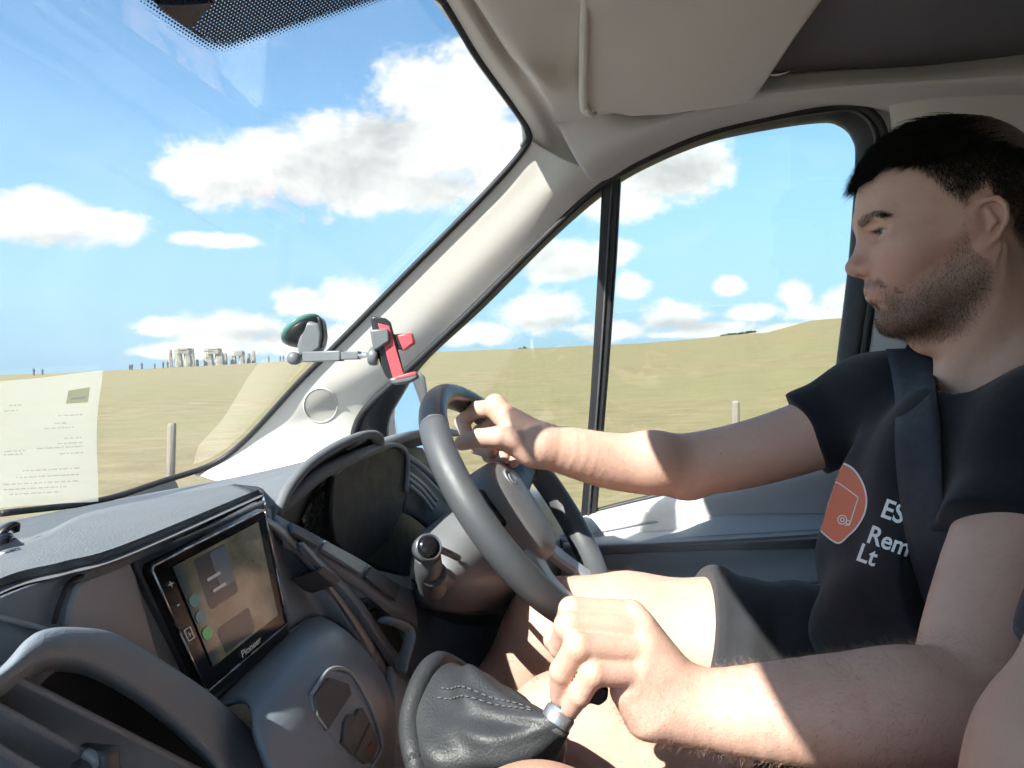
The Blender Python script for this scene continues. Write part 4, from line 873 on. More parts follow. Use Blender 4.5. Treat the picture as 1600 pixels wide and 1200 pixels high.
sheet('passenger_door', [(-0.42, -0.72, -1.05), (-0.42, 1.1, -1.05), (-0.42, 1.1, -0.3), (-0.42, -0.72, -0.25)], 'door_grey')
sheet('side_panel', [(-0.42, -0.72, -0.25), (-0.42, -0.40, -0.25), (-0.40, -0.40, 0.5), (-0.40, -0.72, 0.5)], 'lining_grey')
sheet('side_panel', [(1.40, -0.72, -0.35), (1.40, -0.34, -0.35), (1.40, -0.34, 0.5), (1.40, -0.72, 0.5)], 'lining_grey')
mesh_obj('passenger_glass', [(-0.42, -0.40, -0.25), (-0.42, 0.70, -0.27), (-0.42, 0.25, 0.36), (-0.42, -0.40, 0.40)], [(0, 1, 2, 3)], 'door_glass', VAN, smooth=False)
# seats
def seat(x, name):
    s = empty(name, (x, -0.35, -1.03)); s.parent = VAN; s.location = Vector((x, -0.35, -1.03))-WL[VAN.name]
    box('cushion', (x, -0.22, -0.62), 0.25, 0.26, 0.075, 'seat_fabric', s, None, 0.05, seg=4)
    ax = (Vector((1, 0, 0)), Vector((0, math.cos(R(12)), math.sin(R(12)))), Vector((0, -math.sin(R(12)), math.cos(R(12)))))
    box('backrest', (x, -0.52, -0.25), 0.25, 0.06, 0.34, 'seat_fabric', s, ax, 0.05, seg=4)
    box('headrest', (x, -0.60, 0.17), 0.13, 0.045, 0.09, 'seat_fabric', s, ax, 0.035, seg=4)
    box('seat_base', (x, -0.25, -0.86), 0.22, 0.22, 0.17, 'rubber', s, None, 0.02)
seat(0.93, 'seat'); seat(0.36, 'seat')
# ------------------------------------------------------------------ things in the cab
# phone holder stuck on the windscreen
mat('holder_grey', (0.14, 0.15, 0.16), 0.4, 0.1, 30.0)
mat('holder_red', (0.50, 0.085, 0.10), 0.4, 0.08, 30.0)
mat('holder_black', (0.015, 0.016, 0.018), 0.35, 0.1)
mat('cup_green', (0.10, 0.22, 0.20), 0.25, 0.1)
sp, sn, _ = on_screen(470, 512, 0.0)
ph = empty('phone_holder', sp, 'empty phone holder with red pads hung on the windscreen by a suction cup', 'phone holder')
lathe('suction_cup', sp, sn, [(0.037, 0.002), (0.038, 0.006), (0.034, 0.010), (0.024, 0.016), (0.014, 0.020)], 'cup_green', ph, 36)
lathe('cup_cover', sp, sn, [(0.033, 0.010), (0.034, 0.013), (0.028, 0.02), (0.02, 0.028), (0.014, 0.034)], 'holder_black', ph, 36)
q0 = sp + sn*0.02; dcam = 0
d0 = sp.dot(fw)
bp = [(478, 500), (498, 505), (504, 522), (502, 545), (482, 558), (466, 556), (463, 540), (468, 520)]
body = prism('cup_body', [P(x, y, d=d0-0.03) for x, y in bp], tuple(fw*0.034), 'holder_grey', ph, bevel=0.006, seg=3)
prism('lever', [P(x, y, d=d0-0.036) for x, y in [(494, 492), (503, 500), (506, 525), (503, 542), (497, 545), (499, 520)]], tuple(fw*0.03), 'holder_black', ph, bevel=0.004)
lathe('pivot_knob', P(459, 560, d=d0-0.035), tuple(-fw), [(0.008, -0.025), (0.0105, -0.01), (0.0105, 0.004), (0.007, 0.008), (0.001, 0.009)], 'holder_grey', ph, 24)
dA = d0-0.04; a, b = P(476, 558, d=dA), P(535, 556, d=dA-0.02); ax = (b-a).normalized(); s, u, n = basis(-fw); uu_ = (u-ax*u.dot(ax)).normalized(); nn = ax.cross(uu_)
box('arm', (a+b)/2, (b-a).length/2, 0.0085, 0.008, 'holder_grey', ph, (ax, uu_, nn), 0.002)
b2 = P(562, 555, d=dA-0.03); box('arm_extension', (b+b2)/2, (b2-b).length/2, 0.0065, 0.006, 'holder_grey', ph, (ax, uu_, nn), 0.0015)
tube('ball_joint', [P(560, 556, d=dA-0.03), P(568, 555, d=dA-0.034), P(574, 555, d=dA-0.036), P(582, 557, d=dA-0.038), P(590, 558, d=dA-0.04)], [0.004, 0.0045, 0.004, 0.0105, 0.0125], 'chrome', ph, 16, 20)
lathe('joint_nut', P(584, 557, d=dA-0.038), tuple((P(570, 556, d=dA)-P(590, 558, d=dA)).normalized()), [(0.013, -0.007), (0.0145, -0.003), (0.0145, 0.005), (0.011, 0.008)], 'holder_grey', ph, 20)
dc = dA-0.045
cr_o = [(580, 497), (584, 494), (603, 497), (611, 503), (634, 590), (630, 597), (615, 599), (604, 588), (596, 570), (588, 540)]
cradle = prism('cradle', [P(x, y, d=dc) for x, y in cr_o], tuple(fw*0.012+rt*-0.004), 'holder_black', ph, bevel=0.003, seg=3)
prism('pad', [P(x, y, d=dc-0.0022) for x, y in [(590, 505), (608, 509), (631, 585), (614, 592)]], tuple(fw*0.003), 'holder_red', ph, bevel=0.001)
prism('clamp_jaw', [P(x, y, d=dc-0.010) for x, y in [(577, 515), (606, 513), (609, 533), (590, 546), (583, 548)]], tuple(fw*0.022), 'holder_grey', ph, bevel=0.003)
prism('clamp_jaw', [P(x, y, d=dc-0.006) for x, y in [(620, 523), (643, 519), (648, 536), (630, 549)]], tuple(fw*0.02), 'holder_red', ph, bevel=0.003)
prism('clamp_arm', [P(x, y, d=dc+0.004) for x, y in [(614, 522), (628, 521), (634, 548), (620, 546)]], tuple(fw*0.006), 'holder_black', ph, bevel=0.001)
prism('foot', [P(x, y, d=dc-0.012) for x, y in [(606, 592), (632, 585), (650, 581), (655, 590), (640, 598), (616, 602)]], tuple(fw*0.02), 'holder_grey', ph, bevel=0.004)
prism('foot_pad', [P(x, y, d=dc-0.0125) for x, y in [(616, 589), (636, 583), (650, 580), (652, 586), (634, 591), (618, 594)]], tuple(fw*0.018), 'holder_red', ph, bevel=0.002)
# see-through sheet at the glass, coloured as the reflection of a printed paper
def reflected_paper_mat(name='paper', ca=(0.68, 0.71, 0.66, 1), cb=(0.75, 0.77, 0.72, 1), op=0.46):
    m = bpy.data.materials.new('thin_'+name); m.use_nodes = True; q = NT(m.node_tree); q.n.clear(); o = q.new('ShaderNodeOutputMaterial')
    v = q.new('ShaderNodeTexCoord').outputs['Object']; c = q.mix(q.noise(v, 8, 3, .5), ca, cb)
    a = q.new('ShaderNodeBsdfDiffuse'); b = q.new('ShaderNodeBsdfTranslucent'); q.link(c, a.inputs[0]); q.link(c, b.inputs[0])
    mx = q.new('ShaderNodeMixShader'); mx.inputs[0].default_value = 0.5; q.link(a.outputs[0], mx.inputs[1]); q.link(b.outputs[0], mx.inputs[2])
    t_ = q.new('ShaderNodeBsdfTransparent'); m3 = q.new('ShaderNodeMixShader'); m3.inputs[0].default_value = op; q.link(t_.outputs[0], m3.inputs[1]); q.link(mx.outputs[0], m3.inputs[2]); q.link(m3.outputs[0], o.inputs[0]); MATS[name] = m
reflected_paper_mat(); reflected_paper_mat('print_olive', (0.30, 0.30, 0.18, 1), (0.34, 0.33, 0.2, 1), 0.8); reflected_paper_mat('print_grey', (0.30, 0.31, 0.26, 1), (0.34, 0.34, 0.3, 1), 0.45); mat('print_pale', (0.82, 0.83, 0.78), 0.8)
pr = empty('paper_reflection', on_screen(70, 786, 0.01)[0], 'printed white paper sheet standing against the inside of the windscreen', 'paper')
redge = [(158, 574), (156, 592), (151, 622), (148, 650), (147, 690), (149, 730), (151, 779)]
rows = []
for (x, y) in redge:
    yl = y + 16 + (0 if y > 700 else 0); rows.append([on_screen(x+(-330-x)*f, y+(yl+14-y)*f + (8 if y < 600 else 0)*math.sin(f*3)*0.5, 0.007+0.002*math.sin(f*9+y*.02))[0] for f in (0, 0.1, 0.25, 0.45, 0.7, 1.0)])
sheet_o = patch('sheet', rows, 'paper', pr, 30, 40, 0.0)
def on_reflection(px, py): return on_screen(px, py, 0.0105)[0]
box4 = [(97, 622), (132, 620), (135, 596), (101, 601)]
mesh_obj('logo_box', [on_reflection(*p) for p in box4], [(0, 1, 2, 3)], 'print_olive', sheet_o, smooth=False)
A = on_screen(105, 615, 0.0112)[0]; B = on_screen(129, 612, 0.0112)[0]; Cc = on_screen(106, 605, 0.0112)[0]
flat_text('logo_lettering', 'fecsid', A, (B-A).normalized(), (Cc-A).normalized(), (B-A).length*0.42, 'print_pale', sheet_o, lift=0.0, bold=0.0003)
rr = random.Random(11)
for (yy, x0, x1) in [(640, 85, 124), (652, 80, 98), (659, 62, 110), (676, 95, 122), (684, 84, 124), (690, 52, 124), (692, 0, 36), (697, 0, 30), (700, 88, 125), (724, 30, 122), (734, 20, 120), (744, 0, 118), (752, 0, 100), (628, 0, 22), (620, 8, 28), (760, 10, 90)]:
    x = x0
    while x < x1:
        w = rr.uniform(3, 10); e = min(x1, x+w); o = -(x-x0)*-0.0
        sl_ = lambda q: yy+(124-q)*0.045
        mesh_obj('print_line', [on_reflection(x, sl_(x)), on_reflection(e, sl_(e)), on_reflection(e, sl_(e)-2.2), on_reflection(x, sl_(x)-2.2)], [(0, 1, 2, 3)], 'print_grey', sheet_o, smooth=False)
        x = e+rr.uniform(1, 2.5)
# black clip on the lid at the left edge
cl = empty('vent_clip', P(10, 862, z=LZ), 'small black sprung clip lying on the dash lid at the left edge', 'clip')
zc = LZ
tube('jaw', [P(-16, 862, d=.50), P(-4, 840, d=.505), P(10, 825, d=.51), P(22, 822, d=.515), (P(26, 832, d=.515))], [0.004, 0.005, 0.005, 0.004, 0.002], 'holder_black', cl, 10, 24, flat=(0.6, 1.3))
tube('jaw', [P(-18, 880, d=.49), P(-2, 862, d=.495), P(8, 845, d=.50), P(14, 838, d=.505)], [0.006, 0.006, 0.005, 0.003], 'gloss_black', cl, 10, 20)
prism('base', [P(8, 836, d=.505), P(26, 838, d=.505), P(51, 858, d=.495), P(30, 868, d=.485), P(0, 880, d=.475), P(-14, 872, d=.475)], (0, 0, -0.006), 'holder_black', cl, bevel=0.002)
tube('rod', [P(0, 868, d=.475), P(30, 858, d=.485)], 0.0018, 'rim_metal', cl, 8)
# ------------------------------------------------------------------ soft solid modelling for bodies and clothes
f32 = np.float32
def A3(v): return np.array([v[0], v[1], v[2]], f32)
def smin(a, b, k):
    if k <= 0: return np.minimum(a, b)
    h = np.abs(a-b); np.subtract(f32(k), h, out=h); np.maximum(h, 0, out=h); h *= h; h *= f32(0.25/k); return np.minimum(a, b)-h
def smax(a, b, k): return -smin(-a, -b, k)
def rc(p, a, b, r1, r2):
    a0, a1, a2 = float(a[0]), float(a[1]), float(a[2]); b0, b1, b2 = float(b[0])-a0, float(b[1])-a1, float(b[2])-a2
    x = p[:, 0]-f32(a0); y = p[:, 1]-f32(a1); z = p[:, 2]-f32(a2); bb = 1.0/max(1e-9, b0*b0+b1*b1+b2*b2)
    t = x*f32(b0*bb); t += y*f32(b1*bb); t += z*f32(b2*bb); np.clip(t, 0, 1, out=t)
    x -= t*f32(b0); y -= t*f32(b1); z -= t*f32(b2); x *= x; y *= y; z *= z; x += y; x += z; np.sqrt(x, out=x)
    t *= f32(r2-r1); t += f32(r1); x -= t
    return x
def ell(p, c, r, rot=None):
    if rot is not None: p = np.asfortranarray((p-A3(c))@rot+A3(c))
    k0 = 0; k1 = 0
    for i in range(3):
        q = (p[:, i]-f32(c[i]))*f32(1.0/r[i]); q *= q; k0 = k0+q; k1 = k1+q*f32(1.0/(r[i]*r[i]))
    k0 = np.sqrt(k0); return k0*(k0-1)/(np.sqrt(k1)+f32(1e-9))
class Op:
    def __init__(s, fn, c, rad, k=0.01, mode='u'): s.fn = fn; s.c = A3(c); s.rad = rad; s.k = k; s.mode = mode
def op_chain(pts, rads, k=0.02, kin=0.02, mode='u', res=0):
    """limb: round cones through joints, blended into one another"""
    if res:
        G_ = cr([list(p)+[r_] for p, r_ in zip(pts, rads)], res); pts = [g[:3] for g in G_]; rads = [float(g[3]) for g in G_]
    pts = [A3(p) for p in pts]
    def fn(p):
        d = None
        for i in range(len(pts)-1):
            e = rc(p, pts[i], pts[i+1], rads[i], rads[i+1]); d = e if d is None else smin(d, e, kin)
        return d
    c = np.mean(pts, 0); rad = max(np.linalg.norm(q-c) for q in pts)+max(rads)
    return Op(fn, c, rad, k, mode)
def op_ell(c, r, k=0.02, mode='u', rot=None): return Op(lambda p: ell(p, c, r, rot), c, max(r), k, mode)
def ev(ops, p, bc=None, br=0.0):
    d = np.full(len(p), 1.0, f32); p = np.asfortranarray(p, f32)
    for o in ops:
        if bc is not None and np.linalg.norm(o.c-bc)-o.rad-br > 0.06: continue
        e = o.fn(p).astype(f32)
        d = smin(d, e, o.k) if o.mode == 'u' else smax(d, -e, o.k) if o.mode == 's' else smax(d, e, o.k)
    return d
def sdf_mesh(ops, lo, hi, h, B=12, post=None):
    """surface nets on the blocks of a grid that the surface passes through"""
    lo = A3(lo); n = np.ceil((A3(hi)-lo)/(h*B)).astype(int)
    bi = np.stack(np.meshgrid(*[np.arange(k) for k in n], indexing='ij'), -1).reshape(-1, 3)
    bc = lo+(bi+0.5)*(h*B); bc = bc.astype(f32)
    fc = np.concatenate([ev(ops, bc[i:i+60000]) for i in range(0, len(bc), 60000)])
    if post: pass
    keep = np.abs(fc) < h*B*1.15+0.004
    bi = bi[keep]; S = B+1
    off = np.stack(np.meshgrid(*[np.arange(S)]*3, indexing='ij'), -1).reshape(-1, 3)
    N = n*B+2; key = lambda c: (c[..., 0].astype(np.int64)*N[1]+c[..., 1])*N[2]+c[..., 2]
    ck, cp, quads = [], [], []
    order = np.lexsort((bi[:, 2], bi[:, 1]//3, bi[:, 0]//3)); bi = bi[order]
    for s in range(0, len(bi), 24):
        b = bi[s:s+24]; gi = (b[:, None, :]*B+off[None]); p = (lo+gi.reshape(-1, 3)*h).astype(f32)
        c0 = (p.min(0)+p.max(0))/2; br = float(np.linalg.norm(p.max(0)-c0))
        v = ev(ops, p, c0, br)
        if post: v = post(p, v)
        v = v.reshape(len(b), S, S, S)
        ins = v < 0
        # cell vertices: mean of the edge crossings
        acc = np.zeros((len(b), B, B, B, 3), f32); cnt = np.zeros((len(b), B, B, B), f32)
        for ax in range(3):
            for a_ in (0, 1):
                for b_ in (0, 1):
                    o = [0, 0, 0]; oth = [k for k in range(3) if k != ax]; o[oth[0]] = a_; o[oth[1]] = b_
                    sl0 = (slice(None),)+tuple(slice(q, q+B) for q in o); o1 = list(o); o1[ax] += 1
                    sl1 = (slice(None),)+tuple(slice(q, q+B) for q in o1)
                    x0, x1 = v[sl0], v[sl1]; cross = (x0 < 0) != (x1 < 0); t = np.where(cross, x0/(x0-x1+1e-12), 0)
                    acc[..., oth[0]] += np.where(cross, a_, 0); acc[..., oth[1]] += np.where(cross, b_, 0); acc[..., ax] += np.where(cross, t, 0); cnt += cross
        m = cnt > 0; idx = np.argwhere(m); cell = b[idx[:, 0]]*B+idx[:, 1:]
        pos = lo+(cell+acc[m]/cnt[m][:, None])*h
        ck.append(key(cell)); cp.append(pos)
        for ax in range(3):
            oth = [k for k in range(3) if k != ax]; e1 = [slice(0, B)]*3; e2 = list(e1); e2[ax] = slice(1, B+1)
            x0 = ins[(slice(None),)+tuple(e1)]; x1 = ins[(slice(None),)+tuple(e2)]; cr_ = x0 != x1
            ii = np.argwhere(cr_)
            if not len(ii): continue
            cell = b[ii[:, 0]]*B+ii[:, 1:]; fl = x0[cr_]
            u_, w_ = (ax+1) % 3, (ax+2) % 3; du = np.zeros(3, int); du[u_] = 1; dw = np.zeros(3, int); dw[w_] = 1
            q = np.stack([key(cell-du-dw), key(cell-dw), key(cell), key(cell-du)], 1)
            q[~fl] = q[~fl][:, ::-1]; quads.append(q)
    ck = np.concatenate(ck); cp = np.concatenate(cp); q = np.concatenate(quads)
    so = np.argsort(ck); cks = ck[so]; j = np.clip(np.searchsorted(cks, q), 0, len(cks)-1); ok = (cks[j] == q).all(1)
    return cp.astype(np.float64), so[j[ok]]
def fast_mesh(name, V, Q, m, parent=None):
    me = bpy.data.meshes.new(name); n = len(V); k = Q.shape[1]; f = len(Q)
    me.vertices.add(n); me.vertices.foreach_set('co', np.asarray(V, f32).ravel())
    me.loops.add(f*k); me.loops.foreach_set('vertex_index', np.asarray(Q, np.int32).ravel())
    me.polygons.add(f); me.polygons.foreach_set('loop_start', np.arange(0, f*k, k, dtype=np.int32)); me.polygons.foreach_set('loop_total', np.full(f, k, np.int32))
    me.polygons.foreach_set('use_smooth', np.ones(f, bool)); me.update(); me.validate()
    o = bpy.data.objects.new(name, me); link(o, parent); me.materials.append(MATS[m] if isinstance(m, str) else m); return o
def relax(V, Q, it=2, w=0.5):
    for _ in range(it):
        s = np.zeros_like(V); c = np.zeros(len(V))
        for k in range(4):
            for d in (1, 3):
                np.add.at(s, Q[:, k], V[Q[:, (k+d) % 4]]); np.add.at(c, Q[:, k], 1)
        V = V*(1-w)+w*s/np.maximum(c, 1)[:, None]
    return V
def vnormals(V, Q):
    a = V[Q[:, 2]]-V[Q[:, 0]]; b = V[Q[:, 3]]-V[Q[:, 1]]; fn = np.cross(a, b); n = np.zeros_like(V)
    for k in range(4): np.add.at(n, Q[:, k], fn)
    return n/(np.linalg.norm(n, axis=1)[:, None]+1e-12)
def attr(o, name, val):
    a = o.data.attributes.new(name, 'FLOAT', 'POINT'); a.data.foreach_set('value', np.asarray(val, f32))
def sst(x, a, b):
    t = np.clip((x-a)/(b-a), 0, 1); return t*t*(3-2*t)
def strands(name, roots, dirs, lens, wid, m, parent, curl=None, segs=2):
    """many fine hairs as thin tapered ribbons in one mesh"""
    n = len(roots); side = np.cross(dirs, rng.normal(size=(n, 3))); side /= np.linalg.norm(side, axis=1)[:, None]+1e-9
    cl = curl if curl is not None else np.zeros((n, 3)); P_ = []
    for i in range(segs+1):
        t = i/segs; c = roots+dirs*(lens*t)[:, None]+cl*(lens*t*t)[:, None]; w = (wid*(1-0.85*t))
        P_ += [c-side*w[:, None], c+side*w[:, None]]
    V = np.stack(P_, 1).reshape(-1, 3); k = 2*(segs+1); base_ = np.arange(n)[:, None]*k; Q = []
    for i in range(segs): Q.append(base_+np.array([2*i, 2*i+1, 2*i+3, 2*i+2]))
    return fast_mesh(name, V, np.concatenate(Q), m, parent)
# ------------------------------------------------------------------ the driver
def skin_mat(name, base=(0.64, 0.42, 0.335), redc=(0.60, 0.30, 0.245)):
    m = bpy.data.materials.new(name); m.use_nodes = True; q = NT(m.node_tree); b = q.n['Principled BSDF']; v = q.new('ShaderNodeTexCoord').outputs['Object']
    at = lambda nme: q.new('ShaderNodeAttribute', attribute_name=nme).outputs['Fac']
    c = q.mix(q.noise(v, 22, 5, .6), (base[0]*.86, base[1]*.80, base[2]*.77, 1), (base[0]*1.06, base[1]*1.06, base[2]*1.06, 1))
    c = q.mix(q.math('MULTIPLY', q.smooth(q.noise(v, 60, 4, .6), .48, .75), .42), c, (*redc, 1))
    c = q.mix(q.math('MULTIPLY', at('blush'), 0.55), c, (*redc, 1))
    c = q.mix(q.math('MULTIPLY', at('lip'), 0.75), c, (0.46, 0.19, 0.16, 1))
    nb = q.noise(v, 700, 3, .6); 
    c = q.mix(q.math('MULTIPLY', at('beard'), q.smooth(nb, .3, .7, .6, .85)), c, (0.105, 0.064, 0.048, 1))
    c = q.mix(q.math('MULTIPLY', at('scalp'), q.smooth(nb, .3, .7, .75, 1.0)), c, (0.012, 0.010, 0.010, 1))
    c = q.mix(q.smooth(q.noise(v, 95, 2, .4), .80, .84), c, (0.26, 0.13, 0.08, 1))     # a few moles
    q.link(c, b.inputs['Base Color']); b.inputs['Roughness'].default_value = 0.52; b.inputs['Specular IOR Level'].default_value = 0.35
    b.inputs['Subsurface Weight'].default_value = 0.12; b.inputs['Subsurface Radius'].default_value = (1.0, 0.35, 0.2); b.inputs['Subsurface Scale'].default_value = 0.006
    bn = q.new('ShaderNodeBump'); bn.inputs['Strength'].default_value = 0.2; bn.inputs['Distance'].default_value = 0.0009
    vo = q.new('ShaderNodeTexVoronoi'); vo.inputs['Scale'].default_value = 520; q.link(v, vo.inputs['Vector'])
    hgt = q.math('ADD', vo.outputs['Distance'], q.math('MULTIPLY', q.noise(v, 140, 5, .65), 2.0)); q.link(hgt, bn.inputs['Height']); q.link(bn.outputs[0], b.inputs['Normal'])
    MATS[name] = m
skin_mat('skin')
mat('hair_dark', (0.011, 0.0095, 0.0095), 0.6, 0.3, 50.0, spec=0.2)
mat('hair_brow', (0.05, 0.032, 0.025), 0.5, 0.3, 60.0)
mat('hair_beard', (0.085, 0.045, 0.03), 0.5, 0.5, 60.0)
mat('hair_fair', (0.33, 0.20, 0.115), 0.5, 0.4, 60.0)
# --- head frame
HX = 0.93
FWD = Vector((0.0, 1.0, 0)); HP = R(-7.0); HYAW = R(0.0)
hf = Vector((-math.sin(HYAW)*math.cos(HP), math.cos(HYAW)*math.cos(HP), math.sin(HP))); hl = Vector((-math.cos(HYAW), -math.sin(HYAW), 0.03)).normalized()
hu_ = hl.cross(hf)*-1; hu_ = hf.cross(hl)*-1 if hf.cross(hl).z < 0 else hf.cross(hl); hu_.normalize(); hl = hu_.cross(hf).normalized()
if hl.x > 0: hl = -hl
HSC = 0.915
H0 = PX(1519, 357, HX-0.065) - hl*0.065
HM = np.array([list(hf), list(hl), list(hu_)], f32).T       # columns: forward, left, up
def hloc(p): return ((p-A3(H0))@HM)/HSC
def hw_(f, l, u): return H0 + (hf*f+hl*l+hu_*u)*HSC
def head_fn(p):
    q = np.asfortranarray(hloc(p).astype(f32)); q[:, 1] = np.abs(q[:, 1]); E = lambda c, r: ell(q, c, r); C = lambda a, b, r1, r2: rc(q, a, b, r1, r2)
    d = E((-0.006, 0, 0.056), (0.101, 0.0775, 0.092))
    d = smin(d, E((0.036, 0, 0.030), (0.061, 0.060, 0.068)), 0.03)
    d = smin(d, E((0.042, 0, -0.030), (0.049, 0.0555, 0.066)), 0.03)
    d = smin(d, C((-0.002, 0.050, -0.046), (0.056, 0.026, -0.086), 0.017, 0.017), 0.026)
    d = smin(d, C((-0.004, 0.056, -0.01), (-0.002, 0.051, -0.046), 0.014, 0.016), 0.025)
    d = smin(d, E((0.075, 0, -0.090), (0.0205, 0.024, 0.018)), 0.022)
    d = smin(d, C((0.0905, 0.009, 0.0355), (0.079, 0.042, 0.0365), 0.0118, 0.0100), 0.015)
    d = smin(d, E((0.063, 0.046, -0.008), (0.021, 0.016, 0.017)), 0.032)
    d = smin(d, C((0.055, 0.052, -0.006), (0.004, 0.063, 0.002), 0.010, 0.010), 0.034)
    d = smax(d, -E((0.098, 0.034, 0.019), (0.020, 0.0185, 0.0105)), 0.013)         # orbits
    d = smin(d, E((0.082, 0, -0.050), (0.0225, 0.028, 0.024)), 0.02)
    d = smin(d, C((0.0905, 0, 0.024), (0.1105, 0, -0.013), 0.0070, 0.0090), 0.013)
    d = smin(d, E((0.1115, 0, -0.0165), (0.0115, 0.0105, 0.0100)), 0.008)
    d = smin(d, E((0.0995, 0.0130, -0.0215), (0.0115, 0.0075, 0.0085)), 0.006)
    d = smin(d, C((0.110, 0, -0.0225), (0.096, 0, -0.0300), 0.0042, 0.005), 0.006)
    d = smax(d, -E((0.1045, 0.0072, -0.0300), (0.0060, 0.0032, 0.0045)), 0.003)
    ul = smin(C((0.0980, 0, -0.0472), (0.0922, 0.014, -0.0486), 0.0040, 0.0036), C((0.0922, 0.014, -0.0486), (0.0790, 0.0280, -0.0535), 0.0036, 0.0020), 0.004)
    ll = smin(C((0.0955, 0, -0.0572), (0.0897, 0.014, -0.0574), 0.0046, 0.0040), C((0.0897, 0.014, -0.0574), (0.0785, 0.0265, -0.0552), 0.0040, 0.0020), 0.004)
    d = smin(d, smin(ul, ll, 0.0015), 0.006)
    gr_ = np.minimum(C((0.1035, 0, -0.0520), (0.0965, 0.015, -0.0524), 0.0014, 0.0014), C((0.0965, 0.015, -0.0524), (0.0800, 0.0310, -0.0550), 0.0014, 0.0014))
    gr_ = np.minimum(gr_, C((0.0800, 0.0310, -0.0550), (0.0690, 0.0375, -0.0585), 0.0014, 0.0010))
    d = smax(d, -gr_, 0.0035)
    d = smax(d, -E((0.1010, 0, -0.0715), (0.0085, 0.019, 0.0055)), 0.010)
    d = smax(d, -C((0.0955, 0.0205, -0.0135), (0.0900, 0.0225, -0.0275), 0.0012, 0.0014), 0.004)   # groove behind the nostril wing
    d = smax(d, -C((0.0860, 0.0290, -0.0330), (0.0740, 0.0365, -0.0500), 0.0010, 0.0010), 0.010)
    d = smin(d, E((0.074, 0.032, -0.022), (0.016, 0.016, 0.018)), 0.022)                               # cheek
    # lids: a shell round the ball with a narrow opening
    eb = E((0.0735, 0.0325, 0.0190), (0.0150, 0.0150, 0.0150))
    cut = np.abs(q[:, 2]-0.0185-0.03*(q[:, 1]-0.0325)-0.12*(q[:, 0]-0.088)*0)-0.0036*np.clip(1-((q[:, 1]-0.0325)/0.0135)**2, 0, 1)
    d = smin(d, eb, 0.004)
    d = smax(d, -np.maximum(cut, E((0.084, 0.0325, 0.019), (0.020, 0.0145, 0.02))), 0.0012)
    d = smin(d, C((0.0905, 0.020, 0.0262), (0.0820, 0.046, 0.0250), 0.0030, 0.0024), 0.006)   # heavy lid fold
    # ears
    a = math.radians(22); t = math.radians(24)
    e = q-A3((-0.004, 0.0685, 0.000)); b_ = -e[:, 0]; o_ = e[:, 1]
    bb = b_*math.cos(a)+o_*math.sin(a); oo = -b_*math.sin(a)+o_*math.cos(a); uu2 = e[:, 2]
    bx_ = bb*math.cos(t)+uu2*(-math.sin(t))*1.0; ux_ = bb*math.sin(t)+uu2*math.cos(t)
    z = np.asfortranarray(np.stack([bx_, ux_, oo], 1).astype(f32)); EE = lambda c, r: ell(z, c, r)
    pts = [(-0.003, 0.004), (-0.007, 0.018), (-0.001, 0.030), (0.011, 0.035), (0.022, 0.029), (0.027, 0.014), (0.0245, -0.004), (0.016, -0.018), (0.007, -0.027)]
    ear = EE((0.010, 0.004, 0.000), (0.018, 0.031, 0.0030)); ear = smin(ear, EE((0.0025, -0.0265, 0.001), (0.0085, 0.0095, 0.0042)), 0.006)
    hx = None
    for i in range(len(pts)-1):
        g_ = rc(z, (*pts[i], 0.0058), (*pts[i+1], 0.0058), 0.0036 if i < 6 else 0.0032, 0.0036 if i < 5 else 0.003); hx = g_ if hx is None else np.minimum(hx, g_)
    ear = smin(ear, hx, 0.0022)
    ah = smin(rc(z, (0.006, 0.022, 0.004), (0.016, 0.010, 0.0060), 0.0026, 0.0032), rc(z, (0.016, 0.010, 0.0060), (0.010, -0.014, 0.005), 0.0032, 0.003), 0.004)
    ear = smin(ear, ah, 0.004); ear = smax(ear, -EE((0.0055, -0.002, 0.005), (0.0085, 0.0125, 0.0085)), 0.002)
    ear = smin(ear, rc(z, (-0.006, 0.000, 0.002), (-0.001, -0.007, 0.003), 0.0042, 0.0036), 0.004)
    ear = smin(ear, rc(z, (0.004, -0.004, -0.010), (0.012, 0.010, -0.004), 0.011, 0.007), 0.006)
    d = smin(d, ear, 0.0055)
    return d*HSC
HEADC = hw_(0.01, 0, 0.01)
# --- joints
NB = Vector((HX, H0.y-0.065, H0.z-0.165))                       # root of the neck
SHR = P(1372, 632, d=1.035); SHL = P(1668, 705, d=0.72)
armR = [SHR, P(1265, 680, d=1.06), P(1150, 714, d=1.085), P(1048, 727, d=1.10), P(960, 721, d=1.085), P(900, 708, d=1.065), P(846, 696, d=1.05)]
radR = [0.060, 0.0510, 0.0480, 0.0450, 0.0415, 0.0360, 0.0295]
armL = [SHL, P(1585, 862, d=0.655), P(1548, 975, d=0.615), P(1508, 1092, d=0.575), P(1400, 1106, d=0.57), P(1300, 1110, d=0.572), P(1200, 1112, d=0.578), P(1110, 1108, d=0.585), P(1056, 1098, d=0.590)]
radL = [0.066, 0.052, 0.0485, 0.0450, 0.0435, 0.0410, 0.0360, 0.0300, 0.0270]
HIPR = P(1400, 1085, d=0.99); HIPL = P(1400, 1270, d=0.80)
KNR = P(868, 985, d=1.03); KNL = P(884, 1158, d=0.80)
ANR = Vector((1.02, 0.42, -0.72)); ANL = Vector((0.86, 0.36, -0.74))
body_ops = []
body_ops.append(Op(head_fn, HEADC, 0.155, 0.01))
nb0 = hw_(-0.022, 0, -0.035)
body_ops.append(op_chain([hw_(-0.012, 0, -0.02), hw_(-0.012, 0, -0.07), NB, NB+Vector((0, -0.01, -0.08))], [0.053, 0.052, 0.060, 0.075], 0.022, 0.03))
